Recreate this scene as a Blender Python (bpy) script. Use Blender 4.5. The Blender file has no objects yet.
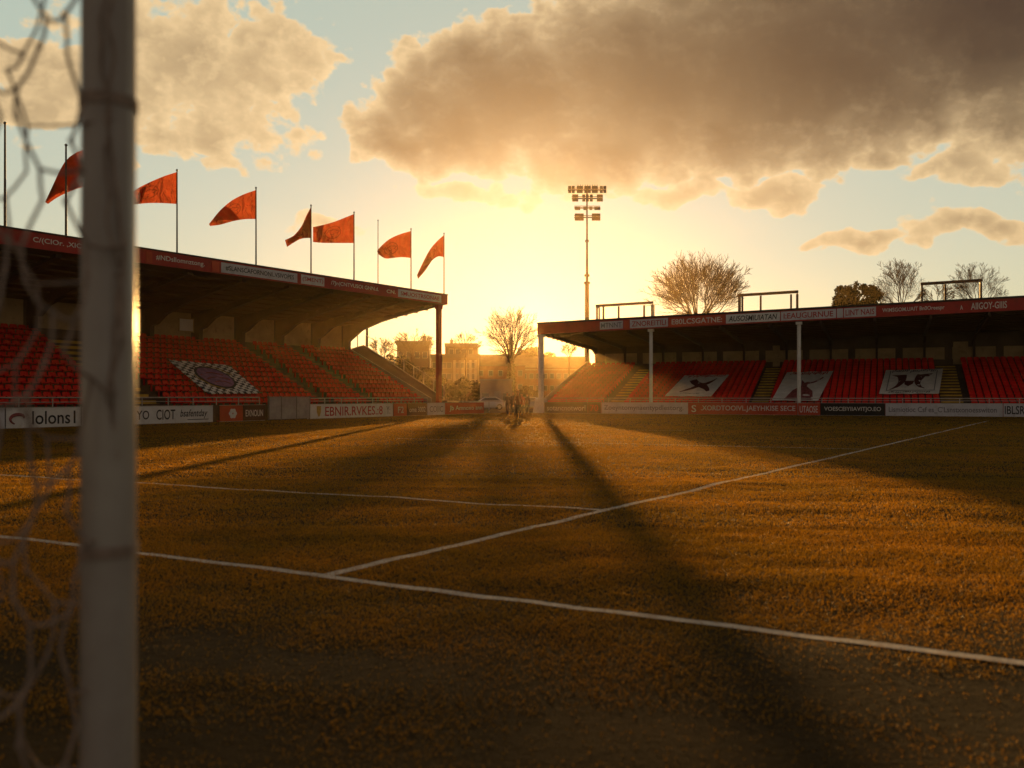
import bpy, math, random
import numpy as np
from mathutils import Vector, Matrix, noise

random.seed(7)
rng = np.random.default_rng(11)
scene = bpy.context.scene
COL = scene.collection
R = math.radians

# ------------------------------------------------------------------ camera model
F, CX, HY, H = 880.0, 512.0, 396.0, 1.5


def P(px, py, d):
    return Vector(((px - CX) / F * d, d, H - (py - HY) / F * d))


def G(px, py):
    d = H * F / (py - HY)
    return Vector(((px - CX) / F * d, d, 0))


SUN_AZ = math.atan((527 - CX) / F)
SUN_EL = R(4.5)
SUN = Vector((math.sin(SUN_AZ) * math.cos(SUN_EL), math.cos(SUN_AZ) * math.cos(SUN_EL), math.sin(SUN_EL)))

# ------------------------------------------------------------------ node helpers


class NT:
    def __init__(self, tree):
        self.t = tree
        self.n = tree.nodes
        self.l = tree.links

    def node(self, typ, **kw):
        n = self.n.new(typ)
        for k, v in kw.items():
            setattr(n, k, v)
        return n

    def put(self, sock, v):
        if isinstance(v, (int, float)):
            sock.default_value = v
        elif isinstance(v, (tuple, list)):
            n = len(sock.default_value)
            v = tuple(v)
            sock.default_value = v[:n] if len(v) >= n else v + (1.0,) * (n - len(v))
        else:
            self.l.new(v, sock)

    def m(self, op, a, b=0.0, c=0.0, clamp=False):
        n = self.node('ShaderNodeMath', operation=op)
        n.use_clamp = clamp
        self.put(n.inputs[0], a)
        self.put(n.inputs[1], b)
        self.put(n.inputs[2], c)
        return n.outputs[0]

    def v(self, op, a, b=(0, 0, 0), out=0):
        n = self.node('ShaderNodeVectorMath', operation=op)
        self.put(n.inputs[0], a)
        self.put(n.inputs[1], b)
        return n.outputs[out]

    def smooth(self, x, a, b, lo=0.0, hi=1.0):
        n = self.node('ShaderNodeMapRange', interpolation_type='SMOOTHSTEP')
        self.put(n.inputs[0], x)
        for i, q in enumerate((a, b, lo, hi)):
            n.inputs[1 + i].default_value = q
        return n.outputs[0]

    def mix(self, f, a, b, blend='MIX'):
        n = self.node('ShaderNodeMix', data_type='RGBA', blend_type=blend)
        self.put(n.inputs[0], f)
        self.put(n.inputs[6], a)
        self.put(n.inputs[7], b)
        return n.outputs[2]

    def noise(self, vec, scale, detail=4, rough=0.55, dist=0.0):
        n = self.node('ShaderNodeTexNoise')
        if vec is not None:
            self.put(n.inputs['Vector'], vec)
        n.inputs['Scale'].default_value = scale
        n.inputs['Detail'].default_value = detail
        n.inputs['Roughness'].default_value = rough
        n.inputs['Distortion'].default_value = dist
        return n.outputs['Fac']


def new_mat(name):
    m = bpy.data.materials.new(name)
    m.use_nodes = True
    m.node_tree.nodes.clear()
    t = NT(m.node_tree)
    out = t.node('ShaderNodeOutputMaterial')
    return m, t, out


def mat(name, col, rough=0.7, var=0.25, scale=3.0, bump=0.0, bscale=20.0, spec=0.3, metal=0.0, dirt=None):
    m, t, out = new_mat(name)
    p = t.node('ShaderNodeBsdfPrincipled')
    oc = t.node('ShaderNodeTexCoord').outputs['Object']
    f = t.noise(oc, scale, 6, 0.6)
    f = t.smooth(f, 0.3, 0.7)
    c0 = tuple(c * (1 - var) for c in col)
    c1 = tuple(min(1, c * (1 + var * 0.6)) for c in col)
    cc = t.mix(f, c0, c1)
    if dirt:
        f2 = t.smooth(t.noise(oc, scale * 2.7, 8, 0.7), 0.5, 0.72)
        cc = t.mix(f2, cc, dirt)
    t.put(p.inputs['Base Color'], cc)
    p.inputs['Roughness'].default_value = rough
    p.inputs['Specular IOR Level'].default_value = spec
    p.inputs['Metallic'].default_value = metal
    if bump:
        b = t.node('ShaderNodeBump')
        b.inputs['Strength'].default_value = bump
        b.inputs['Distance'].default_value = 0.02
        t.put(b.inputs['Height'], t.noise(oc, bscale, 6, 0.6))
        t.put(p.inputs['Normal'], b.outputs[0])
    t.l.new(p.outputs[0], out.inputs[0])
    return m


def cloth_mat(name, col, trans, var=0.25, rings=False):
    """thin cloth or leaves: part reflects, part lets light through"""
    m, t, out = new_mat(name)
    tc = t.node('ShaderNodeTexCoord')
    f = t.smooth(t.noise(tc.outputs['Object'], 1.7, 5, 0.6), 0.3, 0.7)
    c0 = tuple(c * (1 - var) for c in col)
    c1 = tuple(min(1, c * (1 + var)) for c in col)
    cc = t.mix(f, c0, c1)
    if rings:
        uv = tc.outputs['UV']
        d = t.v('SUBTRACT', uv, (0.52, 0.5, 0))
        d = t.v('MULTIPLY', d, (1.5, 1.0, 0))
        w = t.m('ADD', t.v('LENGTH', d, out=1), t.m('MULTIPLY', t.noise(uv, 5, 3), 0.12))
        r1 = t.m('SUBTRACT', 1, t.smooth(t.m('ABSOLUTE', t.m('SUBTRACT', w, 0.34)), 0.012, 0.03))
        inside = t.m('SUBTRACT', 1, t.smooth(w, 0.3, 0.33))
        fig = t.m('MULTIPLY', inside, t.smooth(t.noise(uv, 9, 2, 0.5, 0.8), 0.53, 0.57))
        mk = t.m('MULTIPLY', t.m('MAXIMUM', r1, fig), 0.55)
        cc = t.mix(mk, cc, tuple(c * 0.18 for c in col))
    df = t.node('ShaderNodeBsdfDiffuse')
    tr = t.node('ShaderNodeBsdfTranslucent')
    t.put(df.inputs[0], cc)
    t.put(tr.inputs[0], cc)
    if rings:
        st = t.v('ADD', t.v('MULTIPLY', tc.outputs['UV'], (5.5, 1.6, 0)), t.v('MULTIPLY', tc.outputs['Object'], (0.0, 0.35, 0.2)))
        b = t.node('ShaderNodeBump')
        b.inputs['Strength'].default_value = 1.0
        b.inputs['Distance'].default_value = 0.55
        t.put(b.inputs['Height'], t.noise(st, 1.0, 3, 0.5, 0.6))
        t.put(df.inputs['Normal'], b.outputs[0])
        t.put(tr.inputs['Normal'], b.outputs[0])
    mx = t.node('ShaderNodeMixShader')
    mx.inputs[0].default_value = trans
    t.l.new(df.outputs[0], mx.inputs[1])
    t.l.new(tr.outputs[0], mx.inputs[2])
    t.l.new(mx.outputs[0], out.inputs[0])
    return m


M = {}
M['concrete'] = mat('concrete', (0.20, 0.18, 0.16), 0.9, 0.3, 0.8, 0.3, 8)
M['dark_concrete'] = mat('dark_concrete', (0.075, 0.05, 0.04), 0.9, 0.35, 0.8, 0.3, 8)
M['step_yellow'] = mat('step_yellow', (0.52, 0.33, 0.05), 0.85, 0.3, 1.5)
M['step_brown'] = mat('step_brown', (0.17, 0.085, 0.045), 0.85, 0.3, 1.5)
M['seat_red'] = mat('seat_red', (0.68, 0.012, 0.008), 0.6, 0.25, 0.55, spec=0.12)
M['red_paint'] = mat('red_paint', (0.42, 0.03, 0.025), 0.5, 0.2, 0.7, dirt=(0.22, 0.03, 0.025))
M['orange_red'] = mat('orange_red', (0.55, 0.07, 0.03), 0.45, 0.18, 0.8)
M['white_paint'] = mat('white_paint', (0.78, 0.77, 0.74), 0.4, 0.08, 1.3, dirt=(0.6, 0.57, 0.52))
M['white_sign'] = mat('white_sign', (0.74, 0.74, 0.74), 0.45, 0.1, 0.9, dirt=(0.58, 0.56, 0.54))
M['pale_sign'] = mat('pale_sign', (0.60, 0.60, 0.66), 0.5, 0.12, 0.9, dirt=(0.45, 0.43, 0.45))
M['black_sign'] = mat('black_sign', (0.02, 0.018, 0.018), 0.5, 0.3, 2)
M['brown_sign'] = mat('brown_sign', (0.07, 0.025, 0.018), 0.5, 0.3, 2)
M['ink'] = mat('ink', (0.025, 0.025, 0.03), 0.6, 0.3, 4)
M['ink_red'] = mat('ink_red', (0.45, 0.03, 0.03), 0.6, 0.2, 4)
M['ink_white'] = mat('ink_white', (0.75, 0.72, 0.68), 0.6, 0.12, 4)
M['ink_grey'] = mat('ink_grey', (0.20, 0.19, 0.22), 0.6, 0.2, 4)
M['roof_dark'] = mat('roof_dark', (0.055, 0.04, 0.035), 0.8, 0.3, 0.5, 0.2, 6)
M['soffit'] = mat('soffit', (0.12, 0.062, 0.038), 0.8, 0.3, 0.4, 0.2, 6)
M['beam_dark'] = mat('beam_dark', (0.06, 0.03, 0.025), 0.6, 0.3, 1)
M['cream'] = mat('cream', (0.46, 0.32, 0.18), 0.85, 0.25, 0.6, dirt=(0.28, 0.18, 0.10))
M['wall_brown'] = mat('wall_brown', (0.13, 0.085, 0.06), 0.9, 0.3, 0.7)
M['rail_metal'] = mat('rail_metal', (0.5, 0.47, 0.43), 0.4, 0.2, 2, metal=0.4)
M['dark_metal'] = mat('dark_metal', (0.06, 0.05, 0.045), 0.5, 0.3, 2, metal=0.5)
M['grey_panel'] = mat('grey_panel', (0.36, 0.35, 0.34), 0.8, 0.22, 1.2, 0.2, 10, dirt=(0.27, 0.25, 0.23))
M['glass'] = mat('window_glass', (0.05, 0.06, 0.07), 0.08, 0.2, 0.4, spec=0.8)
M['pale_glass'] = mat('pale_glass', (0.7, 0.66, 0.62), 0.2, 0.1, 0.4)
M['brick'] = mat('brick', (0.2, 0.09, 0.055), 0.9, 0.3, 1.0, 0.4, 5)
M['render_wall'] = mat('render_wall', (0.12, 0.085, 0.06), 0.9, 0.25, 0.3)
M['pilaster'] = mat('pilaster', (0.36, 0.31, 0.26), 0.8, 0.15, 0.6)
M['slate'] = mat('slate', (0.09, 0.075, 0.07), 0.7, 0.3, 0.8, 0.4, 4)
M['bark'] = mat('bark', (0.10, 0.065, 0.04), 0.95, 0.35, 2, 0.6, 12)
M['twig'] = mat('twig', (0.075, 0.05, 0.032), 0.95, 0.3, 1.0)
M['leaf_dark'] = cloth_mat('leaf_dark', (0.05, 0.05, 0.018), 0.12, 0.45)
M['shade_ivy_leaf'] = cloth_mat('shade_ivy_leaf', (0.05, 0.06, 0.02), 0.25, 0.4)
M['flag'] = cloth_mat('flag_cloth', (0.40, 0.068, 0.026), 0.62, 0.22, True)
M['net'] = mat('net_cord', (0.33, 0.26, 0.22), 0.8, 0.25, 30)
M['tape'] = mat('tape', (0.03, 0.03, 0.03), 0.6, 0.2, 20)
M['purple'] = mat('purple_cloth', (0.27, 0.15, 0.31), 0.8, 0.4, 3)
M['maroon'] = mat('maroon_print', (0.10, 0.02, 0.025), 0.8, 0.3, 3)
M['pink_print'] = mat('pink_print', (0.28, 0.07, 0.08), 0.8, 0.5, 5)
M['gold'] = mat('gold_print', (0.5, 0.33, 0.08), 0.8, 0.3, 5)
M['banner'] = mat('banner_cloth', (0.80, 0.79, 0.76), 0.85, 0.15, 1.5, 0.3, 5)
M['skin'] = mat('skin', (0.45, 0.27, 0.19), 0.6, 0.1, 5)
M['hair'] = mat('hair', (0.04, 0.025, 0.015), 0.7, 0.3, 30)
M['trousers'] = mat('trousers', (0.04, 0.04, 0.05), 0.9, 0.3, 6)
M['jacket_dark'] = mat('jacket_dark', (0.05, 0.045, 0.05), 0.8, 0.3, 6)
M['jacket_red'] = mat('jacket_red', (0.3, 0.04, 0.03), 0.8, 0.25, 6)
M['jacket_brown'] = mat('jacket_brown', (0.16, 0.09, 0.05), 0.8, 0.3, 6)
M['shoe'] = mat('shoe', (0.03, 0.025, 0.02), 0.5, 0.3, 6)
M['car_white'] = mat('car_white', (0.7, 0.7, 0.7), 0.25, 0.05, 1, spec=0.6)
M['car_silver'] = mat('car_silver', (0.4, 0.41, 0.42), 0.3, 0.08, 1, spec=0.6, metal=0.5)
M['tyre'] = mat('tyre', (0.02, 0.02, 0.02), 0.9, 0.2, 5)
M['lamp_glass'] = mat('lamp_glass', (0.5, 0.5, 0.48), 0.15, 0.1, 3, spec=0.7)


def post_mat():
    m, t, out = new_mat('post_gloss_white')
    p = t.node('ShaderNodeBsdfPrincipled')
    oc = t.node('ShaderNodeTexCoord').outputs['Object']
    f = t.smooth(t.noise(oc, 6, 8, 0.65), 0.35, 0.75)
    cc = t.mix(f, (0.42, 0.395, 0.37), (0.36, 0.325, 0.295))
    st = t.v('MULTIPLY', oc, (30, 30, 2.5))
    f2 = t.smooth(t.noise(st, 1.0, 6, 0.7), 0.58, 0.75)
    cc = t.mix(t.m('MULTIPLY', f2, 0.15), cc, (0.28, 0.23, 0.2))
    t.put(p.inputs['Base Color'], cc)
    p.inputs['Roughness'].default_value = 0.22
    p.inputs['Specular IOR Level'].default_value = 0.5
    t.l.new(p.outputs[0], out.inputs[0])
    return m


M['post'] = post_mat()


def checker_cloth():
    m, t, out = new_mat('fleck_cloth')
    p = t.node('ShaderNodeBsdfPrincipled')
    uv = t.node('ShaderNodeTexCoord').outputs['UV']
    ck = t.node('ShaderNodeTexChecker')
    t.put(ck.inputs['Vector'], uv)
    ck.inputs['Scale'].default_value = 15
    w = t.noise(uv, 22, 3, 0.6)
    f = t.smooth(t.m('ADD', t.m('MULTIPLY', ck.outputs['Fac'], 0.30), w), 0.54, 0.62)
    t.put(p.inputs['Base Color'], t.mix(f, (0.02, 0.018, 0.02), (0.82, 0.79, 0.75)))
    p.inputs['Roughness'].default_value = 0.85
    t.l.new(p.outputs[0], out.inputs[0])
    return m


M['fleck'] = checker_cloth()


def grass_mat(name, ca, cb, trans=None):
    """turf: reflecting blades that also let low sunlight through (trans = colour of the light let through)"""
    m, t, out = new_mat(name)
    pos = t.node('ShaderNodeNewGeometry').outputs['Position']
    f = t.smooth(t.noise(pos, 0.35, 4, 0.6), 0.35, 0.65)
    g = t.smooth(t.noise(pos, 1.6, 5, 0.65), 0.35, 0.7)
    k = t.mix(f, (0.8, 0.84, 0.8), (1.15, 1.08, 1.1))
    k = t.mix(t.m('MULTIPLY', g, 0.35), k, (0.5, 0.55, 0.5))
    cc = t.mix(1.0, t.mix(f, ca, cb), k, 'MULTIPLY')
    p = t.node('ShaderNodeBsdfPrincipled')
    t.put(p.inputs['Base Color'], cc)
    if trans:
        p.inputs['Roughness'].default_value = 0.62
        p.inputs['Specular IOR Level'].default_value = 0.15
        tr = t.node('ShaderNodeBsdfTranslucent')
        t.put(tr.inputs[0], t.mix(1.0, trans, k, 'MULTIPLY'))
        ad = t.node('ShaderNodeAddShader')
        t.l.new(p.outputs[0], ad.inputs[0])
        t.l.new(tr.outputs[0], ad.inputs[1])
        t.l.new(ad.outputs[0], out.inputs[0])
    else:
        p.inputs['Roughness'].default_value = 0.95
        p.inputs['Specular IOR Level'].default_value = 0.1
        b = t.node('ShaderNodeBump')
        b.inputs['Strength'].default_value = 0.8
        b.inputs['Distance'].default_value = 0.03
        t.put(b.inputs['Height'], t.noise(pos, 14, 6, 0.7))
        t.put(p.inputs['Normal'], b.outputs[0])
        t.l.new(p.outputs[0], out.inputs[0])
    return m


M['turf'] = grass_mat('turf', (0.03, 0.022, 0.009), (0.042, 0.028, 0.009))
M['blade'] = grass_mat('grass_blade', (0.085, 0.078, 0.008), (0.12, 0.07, 0.008), (0.30, 0.15, 0.006))
M['blade_white'] = grass_mat('painted_blade', (0.55, 0.53, 0.48), (0.65, 0.63, 0.57), (0.2, 0.18, 0.15))
M['earth'] = grass_mat('earth', (0.06, 0.05, 0.03), (0.08, 0.065, 0.035))
M['line'] = mat('line_paint', (0.62, 0.6, 0.55), 0.9, 0.25, 8, 0.5, 30)

# ------------------------------------------------------------------ mesh helpers


def link(name, data, parent=None):
    o = bpy.data.objects.new(name, data)
    COL.objects.link(o)
    if parent is not None:
        o.parent = parent
    return o


def tag(o, label=None, cat=None, group=None, kind=None):
    for k, v in (('label', label), ('category', cat), ('group', group), ('kind', kind)):
        if v:
            o[k] = v
    return o


def empty(name, loc, rz=0.0, label=None, cat=None, group=None):
    o = link(name, None)
    o.location = loc
    o.rotation_euler = (0, 0, rz)
    o.empty_display_size = 0.3
    return tag(o, label, cat, group)


class MB:
    def __init__(self):
        self.v, self.f, self.mi = [], [], []

    def add(self, vs, fs, mi=0):
        b = len(self.v)
        self.v += [tuple(x) for x in vs]
        for f in fs:
            self.f.append(tuple(b + i for i in f))
            self.mi.append(mi)
        return self

    def hexa(self, p, mi=0):
        """8 points: bottom ring 0-3, top ring 4-7"""
        return self.add(p, [(3, 2, 1, 0), (4, 5, 6, 7), (0, 1, 5, 4), (1, 2, 6, 5), (2, 3, 7, 6), (3, 0, 4, 7)], mi)

    def box(self, x0, x1, y0, y1, z0, z1, mi=0):
        return self.hexa([(x0, y0, z0), (x1, y0, z0), (x1, y1, z0), (x0, y1, z0),
                          (x0, y0, z1), (x1, y0, z1), (x1, y1, z1), (x0, y1, z1)], mi)

    def prism_x(self, prof, x0, x1, mi=0):
        n = len(prof)
        vs = [(x0, y, z) for y, z in prof] + [(x1, y, z) for y, z in prof]
        fs = [tuple(range(n - 1, -1, -1)), tuple(range(n, 2 * n))]
        fs += [(i, (i + 1) % n, n + (i + 1) % n, n + i) for i in range(n)]
        return self.add(vs, fs, mi)

    def poly_slab(self, pts, off, mi=0):
        """closed outline pts (3D) thickened by the vector off"""
        n = len(pts)
        a = [Vector(p) for p in pts]
        b = [p + Vector(off) for p in a]
        fs = [tuple(range(n - 1, -1, -1)), tuple(range(n, 2 * n))]
        fs += [(i, (i + 1) % n, n + (i + 1) % n, n + i) for i in range(n)]
        return self.add(a + b, fs, mi)

    def tube(self, pts, rad, n=8, mi=0, cap=True):
        pts = [Vector(p) for p in pts]
        if isinstance(rad, (int, float)):
            rad = [rad] * len(pts)
        rings = []
        ref = None
        for i, p in enumerate(pts):
            t = (pts[min(i + 1, len(pts) - 1)] - pts[max(i - 1, 0)])
            if t.length < 1e-9:
                t = Vector((0, 0, 1))
            t.normalize()
            if ref is None:
                ref = Vector((1, 0, 0)) if abs(t.x) < 0.8 else Vector((0, 1, 0))
            a = (ref - t * ref.dot(t)).normalized()
            ref = a
            b = t.cross(a)
            rings.append([p + (a * math.cos(2 * math.pi * k / n) + b * math.sin(2 * math.pi * k / n)) * rad[i] for k in range(n)])
        vs = [v for r in rings for v in r]
        fs = []
        for i in range(len(pts) - 1):
            for k in range(n):
                fs.append((i * n + k, i * n + (k + 1) % n, (i + 1) * n + (k + 1) % n, (i + 1) * n + k))
        if cap:
            fs.append(tuple(range(n - 1, -1, -1)))
            fs.append(tuple(range((len(pts) - 1) * n, len(pts) * n)))
        return self.add(vs, fs, mi)

    def build(self, name, mats, parent=None, smooth=False, uv=None):
        me = bpy.data.meshes.new(name)
        me.from_pydata(self.v, [], self.f)
        if not isinstance(mats, (list, tuple)):
            mats = [mats]
        for m in mats:
            me.materials.append(m)
        if len(mats) > 1:
            me.polygons.foreach_set('material_index', self.mi)
        if smooth:
            me.polygons.foreach_set('use_smooth', [True] * len(me.polygons))
        if uv is not None:
            lay = me.uv_layers.new(name='UVMap')
            for lp in me.loops:
                lay.data[lp.index].uv = uv[lp.vertex_index]
        me.update()
        return link(name, me, parent)


def smooth_by_angle(o, deg=40):
    me = o.data
    me.polygons.foreach_set('use_smooth', [True] * len(me.polygons))
    try:
        me.set_sharp_from_angle(angle=R(deg))
    except Exception:
        pass


def text_obj(s, x0, x1, zc, hgt, y, material, parent, name='lettering', shear=0.0, bold=0.0):
    """flat raised letters standing in the local x-z plane, facing -y"""
    cu = bpy.data.curves.new('tmp_text', 'FONT')
    cu.body = s
    cu.size = 1.0
    cu.extrude = 0.0
    cu.shear = shear
    cu.offset = bold
    cu.resolution_u = 3
    ob = bpy.data.objects.new('tmp_text', cu)
    COL.objects.link(ob)
    dg = bpy.context.evaluated_depsgraph_get()
    me = bpy.data.meshes.new_from_object(ob.evaluated_get(dg))
    bpy.data.objects.remove(ob)
    bpy.data.curves.remove(cu)
    n = len(me.vertices)
    co = np.zeros(n * 3, dtype=np.float32)
    me.vertices.foreach_get('co', co)
    co = co.reshape(-1, 3)
    mn, mx = co.min(0), co.max(0)
    sx = (x1 - x0) / max(1e-6, mx[0] - mn[0])
    sz = hgt / max(1e-6, mx[1] - mn[1])
    out = np.zeros_like(co)
    out[:, 0] = x0 + (co[:, 0] - mn[0]) * sx
    out[:, 1] = y
    out[:, 2] = zc - hgt / 2 + (co[:, 1] - mn[1]) * sz
    me.vertices.foreach_set('co', out.ravel())
    me.materials.clear()
    me.materials.append(material)
    me.name = name
    me.update()
    return link(name, me, parent)


def sheared(o, fn):
    """shift each vertex's z by fn(x)"""
    for v in o.data.vertices:
        v.co.z += fn(v.co.x)


# ------------------------------------------------------------------ stand frames


class Frame:
    def __init__(self, o, ux, uy):
        self.o = Vector((o[0], o[1], 0))
        self.u = Vector((ux, uy, 0)).normalized()
        self.v = Vector((-self.u.y, self.u.x, 0))
        self.rz = math.atan2(self.u.y, self.u.x)

    def w(self, x, y, z=0.0):
        return self.o + self.u * x + self.v * y + Vector((0, 0, z))

    def x_at(self, px, y=0.0):
        k = (px - CX) / F
        o = self.o + self.v * y
        return (k * o.y - o.x) / (self.u.x - k * self.u.y)

    def rake(self, px, py, z0, s, y0=0.0):
        """where the pixel's ray meets the plane z = z0 + s*(y-y0); local (x, y)"""
        k, m = (px - CX) / F, (HY - py) / F
        ov = self.o.dot(self.v)
        t = (z0 - s * (ov + y0) - H) / (m - s * (k * self.v.x + self.v.y))
        q = Vector((k * t, t, 0)) - self.o
        return q.dot(self.u), q.dot(self.v)


LF = Frame((-5.92, 69.5), 0.507, 0.862)
RF = Frame((2.54, 77.0), 0.919, -0.394)

# ------------------------------------------------------------------ sky and light
world = bpy.data.worlds.new('World')
scene.world = world
world.use_nodes = True
wt = NT(world.node_tree)
wt.n.clear()
wout = wt.node('ShaderNodeOutputWorld')
bg = wt.node('ShaderNodeBackground')
sky = wt.node('ShaderNodeTexSky', sky_type='NISHITA')
sky.sun_disc = False
sky.sun_elevation = SUN_EL
sky.sun_rotation = SUN_AZ
sky.altitude = 50
sky.air_density = 1.0
sky.dust_density = 1.0
sky.ozone_density = 3.0
SKY_STRENGTH = 0.05
MILK_LOW = (0.40, 0.365, 0.215)
MILK = (0.335, 0.37, 0.255)
DARK_FAR, DARK_NEAR = (0.012, 0.007, 0.011), (0.80, 0.49, 0.22)
LIGHT_FAR, LIGHT_NEAR = (0.74, 0.53, 0.28), (1.1, 0.85, 0.5)


def deg(px, py):
    dx = px - CX
    return math.degrees(math.atan2(dx, F)), math.degrees(math.atan2(HY - py, math.hypot(F, dx)))


# clouds: ellipses on the sky (centre az/el and radii in degrees), edges broken up by noise
BLOBS = []


def blob(px, py, rx, ry, w=1.0):
    a, e = deg(px, py)
    BLOBS.append((a, e, rx / 15.0, ry / 15.0, w, BIG))


# big cloud
BIG = True
blob(520, 95, 145, 75, 1.0)
blob(455, 120, 100, 60, .9)
blob(395, 140, 52, 34, .7)
blob(487, 62, 62, 40, .8)
blob(660, 80, 165, 100, 1.2)
blob(800, 60, 240, 110, 1.3)
blob(980, 10, 240, 115, 1.3)
blob(600, 150, 110, 46, .8)
blob(720, 130, 130, 48, .8)
blob(870, -60, 320, 110, 1.3)
blob(1150, -40, 250, 150, 1.3)
# cloud near the post
BIG = False
blob(190, 65, 115, 62, .40)
blob(262, 52, 72, 46, .40)
blob(90, 80, 100, 40, .36)
blob(215, 132, 110, 30, .32)
blob(20, 95, 90, 32, .32)
# wisps
blob(960, 228, 62, 15, .55)
blob(858, 238, 34, 8, .45)
blob(770, 196, 46, 19, .55)
blob(965, 172, 52, 18, .5)
blob(470, 195, 60, 12, .4)
blob(690, 195, 60, 12, .4)
blob(330, 225, 46, 10, .35)
blob(1060, 130, 120, 26, .5)

def noise2(t, vec, scale, detail, rough):
    n = t.node('ShaderNodeTexNoise', noise_dimensions='2D')
    t.put(n.inputs['Vector'], vec)
    n.inputs['Scale'].default_value = scale
    n.inputs['Detail'].default_value = detail
    n.inputs['Roughness'].default_value = rough
    return n


dirv = wt.node('ShaderNodeTexCoord').outputs['Generated']
sep = wt.node('ShaderNodeSeparateXYZ')
wt.put(sep.inputs[0], dirv)
az = wt.m('MULTIPLY', wt.m('ARCTAN2', sep.outputs[0], sep.outputs[1]), 57.29578)
el = wt.m('MULTIPLY', wt.m('ARCSINE', sep.outputs[2]), 57.29578)
cmb = wt.node('ShaderNodeCombineXYZ')
wt.put(cmb.inputs[0], az)
wt.put(cmb.inputs[1], el)
ae = cmb.outputs[0]
sun_ae = (math.degrees(SUN_AZ), math.degrees(SUN_EL), 0)
warp = noise2(wt, ae, 0.26, 1.5, 0.5)
wv = wt.v('MULTIPLY', wt.v('SUBTRACT', warp.outputs['Color'], (0.5, 0.5, 0.5)), (4.0, 2.6, 0))
pw = wt.v('ADD', ae, wv)
acc = accs = None
for (a, e, rx, ry, w, is_big) in BLOBS:
    q = wt.v('MULTIPLY', wt.v('SUBTRACT', pw, (a, e, 0)), (1 / rx, 1 / ry, 0))
    d = wt.m('MULTIPLY', wt.m('SUBTRACT', 1.0, wt.v('LENGTH', q, out=1)), w)
    if is_big:
        acc = d if acc is None else wt.m('SMOOTH_MAX', acc, d, 0.12)
    else:
        accs = d if accs is None else wt.m('SMOOTH_MAX', accs, d, 0.12)
# unseen overcast added overhead and behind to cut the fill light
acc = wt.m('MAXIMUM', acc, wt.smooth(el, 24, 40, -1.0, 1.1))
acc = wt.m('MAXIMUM', acc, wt.m('MINIMUM', wt.smooth(wt.m('ABSOLUTE', az), 42, 75, -1.0, 1.0), wt.smooth(el, -4, 6, -1.0, 1.0)))
ps = wt.v('MULTIPLY', ae, (1.0, 1.35, 1.0))
tosun = wt.v('NORMALIZE', wt.v('SUBTRACT', sun_ae, ae))
n1 = noise2(wt, ps, 0.42, 8, 0.54).outputs['Fac']
n2 = noise2(wt, wt.v('ADD', ps, wt.v('MULTIPLY', tosun, (0.42, 0.42, 0))), 0.42, 6, 0.54).outputs['Fac']
bil = wt.m('ABSOLUTE', wt.m('SUBTRACT', noise2(wt, ps, 0.45, 2.5, 0.45).outputs['Fac'], 0.5))
nz = wt.m('ADD', wt.m('MULTIPLY', wt.m('SUBTRACT', n1, 0.5), 0.72), wt.m('MULTIPLY', wt.m('SUBTRACT', bil, 0.10), 0.75))
d_big = wt.m('ADD', acc, wt.m('MULTIPLY', nz, wt.smooth(acc, 0.0, 0.5, 0.85, 0.4)))
d_small = wt.m('ADD', accs, wt.m('MULTIPLY', nz, 0.75))
d0 = wt.m('MAXIMUM', d_big, d_small)
cover = wt.smooth(d0, 0.0, 0.10)
thick = wt.m('MAXIMUM', wt.m('SUBTRACT', 1.0, wt.m('EXPONENT', wt.m('MULTIPLY', wt.m('MAXIMUM', d_big, 0.0), -3.6))),
             wt.m('MULTIPLY', wt.m('SUBTRACT', 1.0, wt.m('EXPONENT', wt.m('MULTIPLY', wt.m('MAXIMUM', d_small, 0.0), -4.2))), 0.62))
rim = wt.m('MULTIPLY', wt.m('MAXIMUM', wt.m('SUBTRACT', n1, n2), 0.0), 5.0, clamp=True)
dots = wt.v('DOT_PRODUCT', wt.v('NORMALIZE', dirv), tuple(SUN), out=1)
ang = wt.m('MULTIPLY', wt.m('ARCCOSINE', wt.m('MINIMUM', dots, 0.999999)), 57.29578)
near = wt.m('EXPONENT', wt.m('MULTIPLY', ang, -1 / 11.0))
dark_c = wt.mix(wt.m('MULTIPLY', wt.m('POWER', near, 1.3), 1.85, clamp=True), DARK_FAR, DARK_NEAR)
light_c = wt.mix(near, LIGHT_FAR, LIGHT_NEAR)
# unseen clouds opposite the sun, brightened to lift the fill on the seats
back = wt.smooth(ang, 60, 125)
dark_c = wt.mix(back, dark_c, (0.12, 0.098, 0.085))
cl = wt.mix(thick, light_c, dark_c)
cl = wt.mix(wt.m('MULTIPLY', rim, wt.m('MULTIPLY', wt.m('SUBTRACT', 1.0, thick), 0.9)), cl, light_c)

skyc = wt.node('ShaderNodeVectorMath', operation='SCALE')
wt.put(skyc.inputs[0], sky.outputs[0])
skyc.inputs[3].default_value = SKY_STRENGTH
skyv = skyc.outputs[0]
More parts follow.
